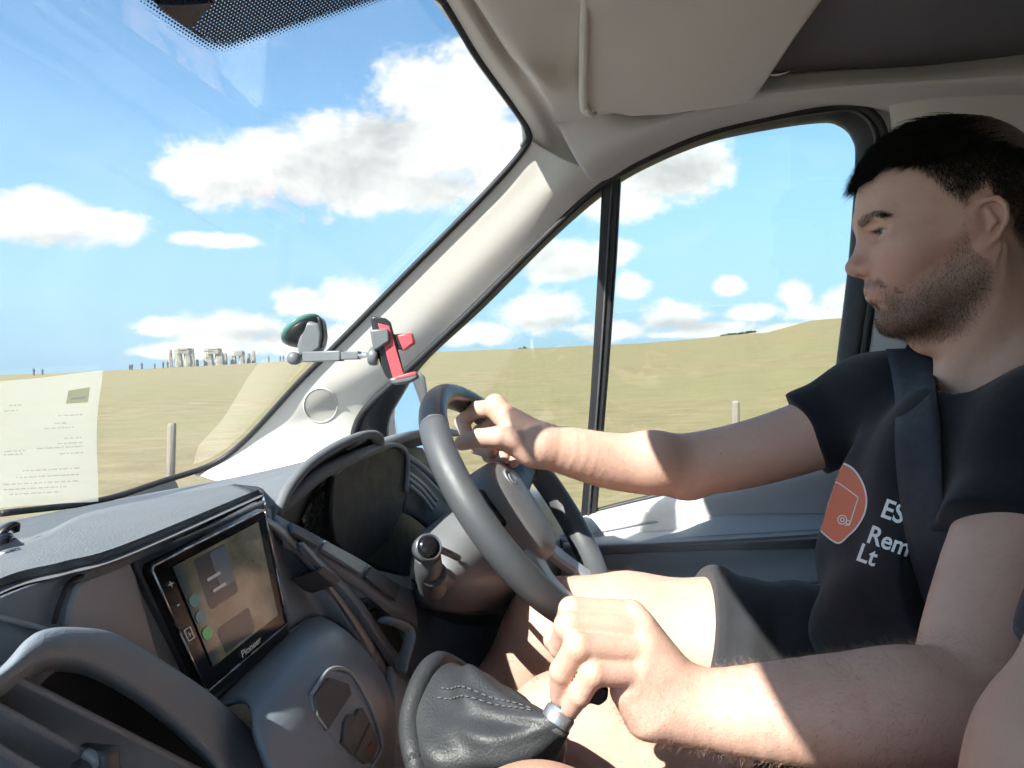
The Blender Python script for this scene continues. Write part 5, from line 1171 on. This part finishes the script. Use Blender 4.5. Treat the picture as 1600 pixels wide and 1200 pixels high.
for sgn in (1, -1): body_ops.append(op_chain([hw_(-0.018, sgn*0.056, -0.03), hw_(0.0, sgn*0.03, -0.12), hw_(0.02, sgn*0.012, -0.165)], [0.012, 0.013, 0.011], 0.022))
body_ops.append(Op(lambda p: ell(p, hw_(0.044, 0, -0.118), (0.011, 0.016, 0.016)), hw_(0.044, 0, -0.118), 0.02, 0.02))
# thin core that holds neck, arms and legs together under the clothes
body_ops.append(op_chain([NB+Vector((0, 0, -0.03)), Vector((HX, NB.y-0.0, -0.30)), Vector((HX, -0.34, -0.52))], [0.06, 0.04, 0.04], 0.03))
body_ops.append(op_chain([SHR, NB+Vector((0.03, 0, -0.07)), NB+Vector((-0.03, 0, -0.07)), SHL], [0.05, 0.055, 0.055, 0.05], 0.03))
body_ops.append(op_chain([HIPR, Vector((HX, -0.34, -0.52)), HIPL], [0.06, 0.06, 0.06], 0.03))
body_ops.append(op_chain(armR, radR, 0.02, 0.0, res=24)); body_ops.append(op_chain(armL, radL, 0.02, 0.0, res=26))
# elbow points and forearm muscle
body_ops.append(op_ell(P(1075, 752, d=1.10), (0.028, 0.028, 0.026), 0.02)); body_ops.append(op_ell(P(1024, 714, d=1.080), (0.03, 0.034, 0.034), 0.03))
body_ops.append(op_ell(P(1420, 1098, d=0.565), (0.030, 0.045, 0.034), 0.02))
body_ops.append(op_chain([HIPR, P(1120, 1012, d=1.0), P(980, 988, d=1.02), KNR, ANR], [0.088, 0.080, 0.070, 0.060, 0.042], 0.02, 0.05))
body_ops.append(op_chain([KNR.lerp(ANR, .1)+Vector((0, -0.03, 0)), KNR.lerp(ANR, .4)+Vector((0, -0.025, 0))], [0.045, 0.042], 0.04))
body_ops.append(op_chain([HIPL, P(1120, 1225, d=0.80), P(980, 1185, d=0.80), KNL, ANL], [0.090, 0.082, 0.072, 0.060, 0.042], 0.02, 0.05))
body_ops.append(op_chain([KNL.lerp(ANL, .1)+Vector((0, -0.03, 0)), KNL.lerp(ANL, .4)+Vector((0, -0.025, 0))], [0.045, 0.042], 0.04))
# --- hands
def hand(palm, fingers, thumb, extra=()):
    """palm: list of (p, q, r1, r2) cones; fingers: list of joint chains with radii; all blended with care so that fingers stay apart"""
    def fn(p):
        d = None
        for (a, b, r1, r2) in palm:
            e = rc(p, a, b, r1, r2); d = e if d is None else smin(d, e, 0.014)
        for (pts, rd) in fingers+[thumb]:
            f = None
            for i in range(len(pts)-1):
                e = rc(p, pts[i], pts[i+1], rd[i], rd[i+1]); f = e if f is None else smin(f, e, 0.0025)
            d = smin(d, f, 0.0022)
        for (c, r, k) in extra: d = smin(d, ell(p, c, r), k)
        return d
    allp = [A3(x) for a, b, *_ in palm for x in (a, b)]+[A3(x) for pts, _ in fingers+[thumb] for x in pts]
    c = np.mean(allp, 0); rad = max(np.linalg.norm(x-c) for x in allp)+0.03
    return Op(fn, c, rad, 0.012)
g_ = lambda x, y, d: P(x, y, d=d)
# left hand closed over the gear knob
mI, mM, mR, mL = g_(985, 960, .600), g_(1000, 985, .588), g_(1004, 1018, .578), g_(996, 1052, .570)
wL = g_(1058, 1096, .590)
palmL = [(wL, mI, .022, .0118), (wL, mM, .023, .0122), (wL, mR, .023, .0120), (wL, mL, .023, .0112), (g_(1014, 1112, .578), g_(985, 1078, .575), .0215, .016), (g_(1000, 1060, .60), g_(960, 1010, .60), .02, .014)]
fing = [([mI, g_(893, 953, .585), g_(884, 975, .605), g_(900, 990, .625)], [.0115, .0102, .0092, .0085]),
        ([mM, g_(888, 978, .570), g_(876, 1010, .590), g_(890, 1035, .612)], [.0120, .0106, .0096, .0088]),
        ([mR, g_(902, 1010, .556), g_(878, 1048, .566), g_(875, 1086, .580)], [.0115, .0104, .0092, .0082]),
        ([mL, g_(926, 1052, .553), g_(906, 1084, .560), g_(892, 1106, .570)], [.0108, .0095, .0086, .0076])]
thL = ([g_(1010, 1040, .625), g_(950, 990, .640), g_(900, 985, .635), g_(866, 1000, .622)], [.018, .0135, .0115, .0095])
body_ops.append(hand(palmL, fing, thL))
# right hand round the far rim of the wheel
wR = g_(842, 695, 1.05)
kI, kM, kR, kL = g_(774, 638, 1.070), g_(792, 650, 1.092), g_(806, 668, 1.102), g_(816, 688, 1.105)
palmR = [(wR, kI, .026, .0165), (wR, kM, .025, .016), (wR, kR, .024, .0155), (wR, kL, .023, .0145), (g_(826, 702, 1.045), g_(796, 688, 1.042), .020, .0180)]
fingR = [([kI, g_(742, 640, 1.105), g_(722, 660, 1.110), g_(730, 680, 1.092)], [.0140, .0125, .0112, .0098]),
         ([kM, g_(750, 676, 1.128), g_(744, 698, 1.118), g_(766, 707, 1.085)], [.0138, .0122, .0110, .0100]),
         ([kR, g_(768, 694, 1.132), g_(764, 712, 1.118), g_(786, 716, 1.085)], [.0132, .0118, .0106, .0098]),
         ([kL, g_(784, 708, 1.128), g_(782, 722, 1.115), g_(802, 722, 1.088)], [.0122, .0108, .0098, .0090])]
thR = ([g_(808, 688, 1.04), g_(778, 683, 1.030), g_(748, 685, 1.030), g_(722, 692, 1.036)], [.0195, .0152, .0134, .0108])
body_ops.append(hand(palmR, fingR, thR, ((g_(774, 630, 1.07), (.012, .012, .012), .012),)))
V, Q = sdf_mesh(body_ops, (0.50, -0.62, -1.02), (1.34, 0.72, 0.36), 0.00185)
V = relax(V, Q, 1, 0.2)
drv = empty('person', (HX, -0.3, -0.56), 'bearded man in black t-shirt and shorts driving, one hand on the wheel', 'person')
body = fast_mesh('body', V, Q, 'skin', drv)
NRM = vnormals(V, Q)
L_ = hloc(V.astype(f32)).astype(float); f_, l_, u_ = L_[:, 0], np.abs(L_[:, 1]), L_[:, 2]
inh = (np.abs(L_) < 0.2).all(1)&(u_ > -0.16)
def seg(x, pts): return np.interp(x, [p[0] for p in pts], [p[1] for p in pts])
# beard: upper edge across the cheek, lower edge under the jaw
upe = seg(f_, [(-0.02, 0.03), (0.004, 0.022), (0.018, 0.0), (0.035, -0.028), (0.055, -0.042), (0.075, -0.048), (0.12, -0.05)])
beard = sst(upe-u_, -0.010, 0.030)*sst(f_-(-0.012+0.0*u_), -0.004, 0.006)*sst(u_-(-0.118+0.0), -0.012, 0.012)*sst(f_-(0.012+(-0.075-u_)*0.55), -0.03, 0.0)
earm = ((f_+0.012)**2/0.02**2+(u_-0.002)**2/0.04**2 < 1)&(l_ > 0.0665); beard[earm] *= 0.0
mst = 1.4*np.exp(-((u_-(-0.0395-0.16*np.maximum(l_-0.012, 0)))/0.0062)**2)*sst(0.038-l_, 0, 0.008)*(f_ > 0.06)*sst(l_, -0.004, 0.006)
lipm = np.exp(-((u_+0.0520)/0.0085)**4)*sst(0.030-l_, 0, 0.006)*(f_ > 0.070)
chinclear = np.exp(-((u_+0.068)/0.007)**2)*sst(l_, 0.004, 0.010)*sst(0.030-l_, 0, 0.010)*(f_ > 0.07)
beard = np.clip(np.maximum(beard*(1-0.75*chinclear), mst), 0, 1)*(1-lipm)*inh
beard *= np.clip(0.45+0.6*sst(-u_, 0.01, 0.085), 0, 1)
hairl = seg(f_, [(-0.2, -0.02), (-0.055, -0.02), (-0.035, 0.0), (-0.02, 0.045), (0.004, 0.030), (0.022, 0.045), (0.034, 0.070), (0.046, 0.092), (0.066, 0.096), (0.085, 0.092), (0.12, 0.090)])
hairl = hairl - 0.004*(l_ < 0.045) + 0.0025*np.sin(170*f_+60*l_)+0.002*np.sin(310*l_+90*f_)
scalp = sst(u_-hairl, -0.013, 0.016)*inh; scalp[earm] = 0
side = sst(hairl+0.04-u_, 0, 0.04)*(l_ > 0.055)
brow = np.exp(-((u_-(0.0335+0.18*np.clip(l_-0.012, 0, 0.024)-0.35*np.clip(l_-0.040, 0, 1)))/0.0036)**2)*sst(l_, 0.008, 0.014)*sst(0.060-l_, 0, 0.010)*(f_ > 0.045)*inh
lash = np.exp(-((u_-0.0222)/0.0012)**2)*sst(0.015-np.abs(l_-0.0325), 0, .004)*(f_ > 0.07)*inh
beard = np.maximum(beard, lash)
attr(body, 'beard', np.clip(beard*0.92, 0, 1)); attr(body, 'lip', lipm*inh*0.6); attr(body, 'scalp', np.clip(scalp*(1-0.45*side), 0, 1))
bl = np.exp(-(((f_-0.105)/0.018)**2+((u_+0.018)/0.014)**2))*0.7+np.exp(-(((f_-0.02)/0.03)**2+((u_+0.02)/0.04)**2))*0.4*(l_ > 0.04)+np.exp(-(((f_-0.055)/0.025)**2+((u_+0.015)/0.02)**2))*0.3
bl += earm*0.55
attr(body, 'blush', np.clip(bl*inh, 0, 1))
# eyes
def eye_mat():
    m = bpy.data.materials.new('eye'); m.use_nodes = True; q = NT(m.node_tree); b = q.n['Principled BSDF']
    at = q.new('ShaderNodeAttribute', attribute_name='gaze').outputs['Fac']
    c = q.mix(q.smooth(at, 0.885, 0.905), (0.62, 0.56, 0.53, 1), (0.13, 0.15, 0.15, 1)); c = q.mix(q.smooth(at, 0.975, 0.98), c, (0.01, 0.01, 0.01, 1))
    q.link(c, b.inputs['Base Color']); b.inputs['Roughness'].default_value = 0.08; MATS['eye'] = m
eye_mat()
gz = (hf*1.0+hl*0.12+hu_*-0.08).normalized()
for sgn in (1, -1):
    c = hw_(0.0735, sgn*0.0325, 0.0190); bm = bmesh.new(); bmesh.ops.create_uvsphere(bm, u_segments=24, v_segments=16, radius=0.0132*HSC)
    VV = [c+v.co for v in bm.verts]; ga = [v.co.normalized().dot(gz) for v in bm.verts]; FF = [tuple(v.index for v in f.verts) for f in bm.faces]; bm.free()
    eo = mesh_obj('eye', VV, FF, 'eye', drv); attr(eo, 'gaze', ga)
# hair, beard, brows, arm hair as fine strands
def sample(wt, n):
    tri = wt[Q].mean(1); a = np.linalg.norm(np.cross(V[Q[:, 2]]-V[Q[:, 0]], V[Q[:, 3]]-V[Q[:, 1]]), axis=1); w = tri*a; w[w < 0] = 0
    i = rng.choice(len(Q), n, p=w/w.sum()); r1, r2 = rng.random((2, n, 1)); q = Q[i]
    p = (V[q[:, 0]]*(1-r1)+V[q[:, 1]]*r1)*(1-r2)+(V[q[:, 3]]*(1-r1)+V[q[:, 2]]*r1)*r2
    nn = NRM[q[:, 0]]; return p, nn, i
def nz(d): return d/(np.linalg.norm(d, axis=1)[:, None]+1e-9)
HF, HL, HU = np.array(hf), np.array(hl), np.array(hu_)
p, n, i = sample(np.clip(scalp, 0, 1)*(scalp > .35), 66000)
q = hloc(p.astype(f32)).astype(float); topness = sst(q[:, 2]-np.interp(np.abs(q[:, 1]), [0, .05, .075], [0.06, 0.075, 0.10]), -0.02, 0.02)
fr_ = sst(q[:, 0], 0.0, 0.08)
ln = (0.005+0.026*topness-0.013*fr_*topness)*rng.uniform(.6, 1.15, len(p)); ln *= np.where(topness < .3, np.interp(q[:, 2], [0, 0.03, 0.07], [0.45, 0.8, 1.6]), 1)
d = nz(n*np.where(topness > .4, .42, .5)[:, None]+HF*(0.95*topness)[:, None]-HU*(0.25+0.0*topness)[:, None]+rng.normal(0, .13, p.shape))
curl = nz(-n*0.25+HF*0.35*topness[:, None]-HU*0.45+rng.normal(0, .15, p.shape))*0.45
strands('hair', p-n*0.0012, d, ln, 0.00032+0.00022*topness, 'hair_dark', drv, curl, 3)
bw = beard.copy(); p, n, i = sample(bw*(bw > .12), 17000)
d = nz(n*.45-HU*.75-HF*.15+rng.normal(0, .35, p.shape)); q = hloc(p.astype(f32)).astype(float)
hb = strands('beard', p-n*.0006, d, rng.uniform(.0025, .0065, len(p)), np.full(len(p), .00016), 'hair_beard', drv, None, 2)
p, n, i = sample(brow*(brow > .3), 2200); q = hloc(p.astype(f32)).astype(float); sg = np.sign(q[:, 1])[:, None]
strands('eyebrow', p-n*.0005, nz(n*.3-HF*.55+HL*sg*.75+HU*.25+rng.normal(0, .2, p.shape)), rng.uniform(.005, .0095, len(p)), np.full(len(p), .00018), 'hair_brow', drv, None, 2)
def limb_hair(pts, n_, lmax, wid, rad, m='hair_fair'):
    A = np.array([list(x) for x in pts]); wt = np.zeros(len(V))
    for a, b in zip(A[:-1], A[1:]):
        ba = b-a; t = np.clip((V-a)@ba/(ba@ba), 0, 1); dd_ = np.linalg.norm(V-a-t[:, None]*ba, axis=1); wt = np.maximum(wt, (dd_ < rad))
    p, n, i = sample(wt, n_); ax = nz((A[-1]-A[0])[None])[0]
    strands('arm_hair' if lmax < .013 else 'leg_hair', p-n*.0005, nz(n*.45+ax*.7+rng.normal(0, .45, p.shape)), rng.uniform(.004, lmax, len(p)), np.full(len(p), wid), m, drv, None, 2)
limb_hair(armL[3:], 10000, .0120, .000075, .055); limb_hair(armR[3:], 4000, .011, .00007, .055)
limb_hair([P(1100, 1225, d=.8), KNL], 2600, .0135, .00012, .10); limb_hair([P(1060, 1000, d=1.0), KNR], 1500, .0135, .00012, .10)
# ------------------------------------------------------------------ clothes
def cloth_mat(name, col, sheen=0.15):
    m = mat(name, col, 0.85, 0.12, 25.0, 0.0, sheen=sheen, spec=0.2); q = NT(m.node_tree); b = q.n['Principled BSDF']; v = q.new('ShaderNodeTexCoord').outputs['Object']
    w1 = q.new('ShaderNodeTexWave', wave_type='BANDS', bands_direction='Z'); w1.inputs['Scale'].default_value = 420; w1.inputs['Distortion'].default_value = 1.5; q.link(v, w1.inputs['Vector'])
    bn = q.new('ShaderNodeBump'); bn.inputs['Strength'].default_value = 0.25; bn.inputs['Distance'].default_value = 0.0012
    h = q.math('ADD', q.math('MULTIPLY', w1.outputs['Fac'], .3), q.math('MULTIPLY', q.noise(v, 35, 4, .6), 2.2)); q.link(h, bn.inputs['Height']); q.link(bn.outputs[0], b.inputs['Normal'])
cloth_mat('black_cotton', (0.012, 0.0125, 0.017), 0.14); cloth_mat('charcoal_cotton', (0.030, 0.031, 0.036)); cloth_mat('navy_cotton', (0.012, 0.016, 0.035))
mat('belt_webbing', (0.021, 0.023, 0.033), 0.6, 0.1, 30, 0.6, 900)
mat('print_orange', (0.72, 0.19, 0.10), 0.7, 0.04); mat('print_white', (0.78, 0.78, 0.76), 0.7, 0.04)
CH = Vector((HX, NB.y+0.055, -0.16))
shirt_ops = [op_ell((HX-0.005, -0.305, -0.215), (0.190, 0.118, 0.17), 0.05), op_ell((HX, -0.290, -0.37), (0.178, 0.138, 0.19), 0.10),
             op_chain([SHR+Vector((0, 0, 0.004)), Vector((NB.x+0.06, NB.y-0.015, NB.z-0.042)), Vector((NB.x-0.06, NB.y-0.015, NB.z-0.042)), SHL+Vector((0, 0, 0.004))], [0.068, 0.060, 0.060, 0.074], 0.06, 0.06),
             op_chain([SHR, armR[1], armR[1]+(armR[2]-armR[1])*0.4], [0.070, 0.0560, 0.0530], 0.03, 0.02),
             op_chain([SHL, armL[1], armL[2]], [0.077, 0.0585, 0.0555], 0.03, 0.02)]
# cuts: sleeve hems, then the hollow sleeves, then the neck opening
hemR = armR[1]+(armR[2]-armR[1])*0.02; nR = (armR[2]-armR[0]).normalized()+rt*0.12+up*0.05; nR.normalize()
hemL = armL[1]+(armL[2]-armL[1])*0.02; nL = (armL[2]-armL[0]).normalized()
def cutter(pt, nn, ax0, ax1, rr):
    pt, nn = A3(pt), A3(nn)
    def fn(p):
        s = (p-pt)@nn; c = rc(p, ax0, ax1, rr, rr)
        return np.maximum(-s, c)                  # inside: beyond the hem and near the arm
    return Op(fn, pt, 0.16, 0.0015, 's')
shirt_ops.append(cutter(hemR, nR, armR[0], armR[3], 0.10)); shirt_ops.append(cutter(hemL, nL, armL[0], armL[3], 0.11))
ncol = (hw_(-0.015, 0, -0.07), NB+Vector((0, 0.040, -0.030)))
shirt_ops.append(Op(lambda p: rc(p, ncol[0], ncol[1], 0.070, 0.072), NB, 0.16, 0.003, 's'))
def folds(p, v):
    s = np.zeros(len(p), f32); x, y, z = p[:, 0], p[:, 1], p[:, 2]
    s += 0.0070*np.sin(38*(z*0.8+x*0.9)+3*np.sin(9*z+4*x))*np.exp(-((z+0.30)/0.14)**2)
    s += 0.0060*np.sin(55*(x*0.75-z*0.35+y*0.5)+2.5*np.sin(11*z))*np.exp(-((z+0.08)/0.12)**2)
    for hm, nn, am in ((hemR, nR, 0.0010), (hemL, nL, 0.0010)):
        dd_ = p-A3(hm); al = dd_@A3(nn); ci = dd_@A3(up); s += am*np.sin(ci*95+al*40)*np.exp(-(al/0.07)**2)*np.exp(-(dd_**2).sum(1)/0.02)
    return v+s
SV, SQ_ = sdf_mesh(shirt_ops, (0.52, -0.56, -0.60), (1.32, -0.06, 0.10), 0.0032, 12, folds)
SV = relax(SV, SQ_, 2, 0.5); shirt = fast_mesh('t_shirt', SV, SQ_, 'black_cotton', drv); tag(shirt, 'black cotton t-shirt')
# shorts
short_ops = [op_ell((HX, -0.33, -0.50), (0.185, 0.16, 0.12), 0.05), op_chain([HIPR, P(1100, 1010, d=1.0)], [0.122, 0.104], 0.05), op_chain([HIPL, P(1130, 1230, d=0.80)], [0.124, 0.112], 0.05),
             cutter(P(1088, 1003, d=1.0), (P(868, 985, d=1.0)-P(1400, 1085, d=1.0)+up*0.02).normalized(), P(1400, 1085, d=1.0), KNR, 0.14), cutter(P(1120, 1226, d=.8), (KNL-HIPL).normalized(), HIPL, KNL, 0.14)]
def sfold(p, v):
    x, y, z = p[:, 0], p[:, 1], p[:, 2]
    return v+0.0055*np.sin(48*(y*0.8+z*1.1)+3.0*np.sin(13*x+8*z))*np.exp(-((y+0.10)/0.10)**2)+0.002*np.sin(120*y+30*z)*np.exp(-((y+0.08)/0.08)**2)
TV, TQ = sdf_mesh(short_ops, (0.62, -0.62, -0.76), (1.32, 0.12, -0.26), 0.004, 12, sfold)
TV = relax(TV, TQ, 2, 0.5); shorts = fast_mesh('shorts', TV, TQ, 'charcoal_cotton', drv); tag(shorts, 'black cotton shorts')
# print on the chest
stree = BVHTree.FromPolygons([Vector(v) for v in SV], [tuple(int(i) for i in f) for f in SQ_])
def on_shirt(px, py, lift=0.0012):
    v = ray(px, py).normalized(); h = stree.ray_cast(Vector((0, 0, 0)), v)
    return None if h[0] is None else h[0]-v*lift
def print_on(name, V2, F2, m, lift, maxlen=4.0):
    """2-D artwork (in picture-plane units) wrapped on the cloth"""
    bm = bmesh.new(); vs = [bm.verts.new((x, y, 0)) for x, y in V2]
    for f in F2:
        try: bm.faces.new([vs[i] for i in f])
        except Exception: pass
    bmesh.ops.triangulate(bm, faces=bm.faces)
    for _ in range(5):
        es = [e for e in bm.edges if e.calc_length() > maxlen]
        if not es: break
        bmesh.ops.subdivide_edges(bm, edges=es, cuts=1); bmesh.ops.triangulate(bm, faces=bm.faces)
    W_, ok = [], []
    for v in bm.verts:
        h = on_shirt(v.co.x, v.co.y, lift); ok.append(h is not None); W_.append(h if h is not None else Vector((0, 0, 0)))
    bm.verts.index_update(); FF = []
    for f in bm.faces:
        ix = [v.index for v in f.verts]
        if all(ok[i] for i in ix) and max((W_[a]-W_[b]).length for a in ix for b in ix) < 0.02: FF.append(ix)
    bm.free()
    if not FF: return None
    md_ = np.median([W_[f[0]].dot(fw) for f in FF]); FF = [f for f in FF if all(abs(W_[i].dot(fw)-md_) < 0.075 for i in f)]
    par = list(range(len(W_)))                       # keep the largest connected piece of each print
    def fd(a):
        while par[a] != a: par[a] = par[par[a]]; a = par[a]
        return a
    for f in FF:
        for i in f[1:]: par[fd(i)] = fd(f[0])
    if name in ('logo_disc', 'logo_border', 'logo_drawing'):
        from collections import Counter
        c = Counter(fd(f[0]) for f in FF).most_common(1)[0][0]; FF = [f for f in FF if fd(f[0]) == c]
    us = sorted({i for f in FF for i in f}); mp_ = {i: k for k, i in enumerate(us)}
    return mesh_obj(name, [W_[i] for i in us], [tuple(mp_[i] for i in f) for f in FF], m, shirt)
def disc(cx, cy, rx, ry, n=48, pointed=True):
    pts = []
    for k in range(n):
        a = 2*math.pi*k/n; s = 1.0
        pts.append((cx+rx*s*math.cos(a), cy+ry*s*math.sin(a)))
    return pts
lo_ = [(1262, 790), (1270, 745), (1288, 724), (1310, 721), (1332, 730), (1348, 752), (1355, 778), (1352, 802), (1340, 824), (1326, 838), (1310, 850), (1290, 838), (1272, 818)]
lo2 = [(x, y) for x, y in cr(lo_, 60, True)]; ccx, ccy = 1308, 785
print_on('logo_border', lo2, [tuple(range(60))], 'print_white', 0.0010, 3)
print_on('logo_disc', [(ccx+(x-ccx)*0.94, ccy+(y-ccy)*0.955) for x, y in lo2], [tuple(range(60))], 'print_orange', 0.0018, 3)
def strokes(name, line, w, m='print_white', lift=0.0026):
    Ln = np.array(line, float); T = np.gradient(Ln, axis=0); T /= np.linalg.norm(T, axis=1)[:, None]+1e-9; N_ = np.stack([-T[:, 1], T[:, 0]], 1)*w
    n = len(Ln); V2 = [tuple(x) for x in Ln+N_]+[tuple(x) for x in Ln-N_]
    return print_on(name, V2, [(i, i+1, n+i+1, n+i) for i in range(n-1)], m, lift, 4)
strokes('logo_drawing', [(1290, 750), (1311, 755), (1341, 777), (1329, 815), (1327, 820), (1320, 821)], 0.9)
strokes('logo_drawing', [(1316+7*math.cos(a), 812+7*math.sin(a)) for a in np.linspace(0, 6.4, 16)], 0.8)
strokes('logo_drawing', [(1316+3*math.cos(a), 812+3*math.sin(a)) for a in np.linspace(0, 6.4, 12)], 0.8)
strokes('logo_drawing', [(1325+3*math.cos(a), 816+3*math.sin(a)) for a in np.linspace(0, 6.4, 12)], 0.8)
def shirt_text(body, x, y, size, ang, sx=1.0, skew=0.0):
    Vt, Ft = text_mesh(body, 1.0, 0.018); ca, sa = math.cos(R(ang)), math.sin(R(ang)); V2 = []
    for v in Vt:
        X, Y_ = v[0]*size*sx+v[1]*size*skew, -v[1]*size; V2.append((x+X*ca-Y_*sa, y+X*sa+Y_*ca))
    print_on('lettering', V2, Ft, 'print_white', 0.0018, 4)
shirt_text('ES', 1374, 806, 42, 20, 0.92); shirt_text('Rem', 1352, 846, 40, 20, 0.95); shirt_text('Lt', 1336, 874, 40, 20, 0.95)
# collar rib
# seat belt across the chest
bl_ = [(1432, 545), (1434, 600), (1437, 650), (1441, 700), (1447, 760), (1457, 830), (1475, 900), (1500, 970), (1530, 1040)]
bp2 = cr(bl_, 50); V = []; 
for i, (x, y) in enumerate(bp2):
    tx, ty = bp2[min(i+1, 49)]-bp2[max(i-1, 0)]; L = math.hypot(tx, ty); nx_, ny_ = -ty/L, tx/L; hw = 34+6*(i/49)
    row = []
    for s in (-1, -.5, 0, .5, 1):
        h = on_shirt(x+nx_*hw*s*-1, y+ny_*hw*s*-1, 0.005); row.append(h)
    V.append(row)
VV = [row for row in V if sum(h is not None for h in row) >= 4]
VV = np.array([[list(h if h is not None else next(k for k in row if k is not None)) for h in row] for row in VV])
cen = np.median(VV, axis=1); 
for _ in range(30): cen[1:-1] = cen[1:-1]*.5+.25*(cen[:-2]+cen[2:])
tg = np.gradient(cen, axis=0); tg /= np.linalg.norm(tg, axis=1)[:, None]; vw = cen/np.linalg.norm(cen, axis=1)[:, None]
nn_ = np.array([list(stree.find_nearest(Vector(c))[1]) for c in cen]); 
nn_ = np.where((nn_*vw).sum(1)[:, None] > 0, -nn_, nn_)
for _ in range(40): nn_[1:-1] = nn_[1:-1]*.5+.25*(nn_[:-2]+nn_[2:])
nn_ /= np.linalg.norm(nn_, axis=1)[:, None]; sd = np.cross(tg, nn_); sd /= np.linalg.norm(sd, axis=1)[:, None]
Vb = [Vector(c+s_*w+n_*0.008) for c, s_, n_ in zip(cen, sd, nn_) for w in (-.0235, -.0118, 0, .0118, .0235)]
VV = [[None, None, Vb[2]]]
belt = mesh_obj('seat_belt', Vb, grid_faces(len(cen), 5), 'belt_webbing', VAN, thick=0.0014)
tag(belt, 'dark webbing seat belt across the driver\'s chest')
up_anchor = Vector((1.31, -0.42, 0.05)); tube('belt_strap', [VV[0][2], VV[0][2]+Vector((0.06, -0.05, 0.03)), up_anchor], 0.012, 'belt_webbing', belt, 8, 14, flat=(0.12, 1.9), upv=(0.2, 0.9, 0.4))
# ------------------------------------------------------------------ the passenger in the middle seat: knee and arm at the picture's edge
skin_mat('skin_passenger', (0.52, 0.34, 0.25))
pk = P(840, 1364, d=0.50); ph_ = Vector((0.40, -0.42, -0.46)); ps = Vector((0.53, -0.50, -0.05)); 
pe_ = P(1560, 1290, d=0.40); pw = P(1180, 1420, d=0.42)
pa = [P(1900, 860, d=0.44), P(1790, 985, d=0.43), P(1672, 1190, d=0.415), P(1560, 1440, d=0.40)]
pas = [op_chain([ph_, ph_.lerp(pk, .55), pk, Vector((0.52, 0.26, -0.80))], [0.085, 0.075, 0.056, 0.045], 0.03, 0.05),
       op_chain([pa[0], pa[1], pa[2], pa[3], P(1250, 1480, d=0.42), P(1120, 1480, d=0.44)], [0.052, 0.046, 0.042, 0.040, 0.032, 0.030], 0.03, 0.03),
       op_chain([pa[0], Vector((0.42, -0.53, -0.14)), Vector((0.42, -0.53, -0.44)), ph_], [0.05, 0.07, 0.08, 0.07], 0.04, 0.05),
       op_chain([Vector((0.42, -0.53, -0.12)), Vector((0.42, -0.52, 0.03))], [0.06, 0.055], 0.03), op_ell((0.42, -0.50, 0.11), (0.075, 0.095, 0.115), 0.03), op_ell((0.42, -0.405, 0.10), (0.013, 0.02, 0.02), 0.012),
       op_chain([Vector((0.42, -0.53, -0.44)), Vector((0.30, -0.40, -0.46)), Vector((0.26, 0.02, -0.44)), Vector((0.27, 0.2, -0.8))], [0.07, 0.085, 0.058, 0.045], 0.04, 0.05)]
PV, PQ = sdf_mesh(pas, (0.12, -0.68, -0.92), (0.78, 0.36, 0.26), 0.004)
p2 = empty('person', (0.42, -0.45, -0.55), 'passenger in a navy t-shirt, only a bare arm and knee at the picture edge', 'person')
pb = fast_mesh('body', relax(PV, PQ, 1, .4), PQ, 'skin_passenger', p2)
for a_ in ('beard', 'lip', 'scalp', 'blush'): attr(pb, a_, np.zeros(len(PV)))
psh = [op_ell((0.42, -0.53, -0.22), (0.165, 0.105, 0.20), 0.05), op_ell((0.42, -0.51, -0.42), (0.15, 0.12, 0.14), 0.06), op_chain([pa[0], pa[1], pa[1]+(pa[2]-pa[1])*0.5], [0.060, 0.055, 0.053], 0.04), op_chain([Vector((0.55, -0.53, -0.07)), Vector((0.27, -0.53, -0.07))], [0.06, 0.06], 0.06),
       cutter(P(1700, 1040, d=.42), (pa[2]-pa[0]).normalized(), pa[0], pa[3], .1)]
XV, XQ = sdf_mesh(psh, (0.18, -0.68, -0.58), (0.78, -0.05, 0.02), 0.005)
fast_mesh('t_shirt', relax(XV, XQ, 2, .5), XQ, 'navy_cotton', p2)
psr = [op_chain([ph_, ph_.lerp(pk, .45)], [0.100, 0.092], 0.04), op_chain([Vector((0.30, -0.40, -0.46)), Vector((0.28, -0.19, -0.45))], [0.1, 0.09], 0.05), op_ell((0.40, -0.48, -0.47), (0.15, 0.12, 0.09), .05), cutter(ph_.lerp(pk, .42), (pk-ph_).normalized(), ph_, pk, .13)]
XV, XQ = sdf_mesh(psr, (0.12, -0.66, -0.66), (0.70, 0.05, -0.30), 0.005)
fast_mesh('shorts', relax(XV, XQ, 2, .5), XQ, 'charcoal_cotton', p2)
hp_ = [op_ell((0.42, -0.512, 0.135), (0.080, 0.097, 0.098), .01), Op(lambda p: ell(p, (0.42, -0.40, 0.06), (0.09, 0.09, 0.10)), (0.42, -0.4, 0.06), .1, .01, 's')]
XV, XQ = sdf_mesh(hp_, (0.30, -0.65, 0.0), (0.54, -0.38, 0.26), 0.005); fast_mesh('hair', relax(XV, XQ, 2, .5), XQ, 'hair_dark', p2)
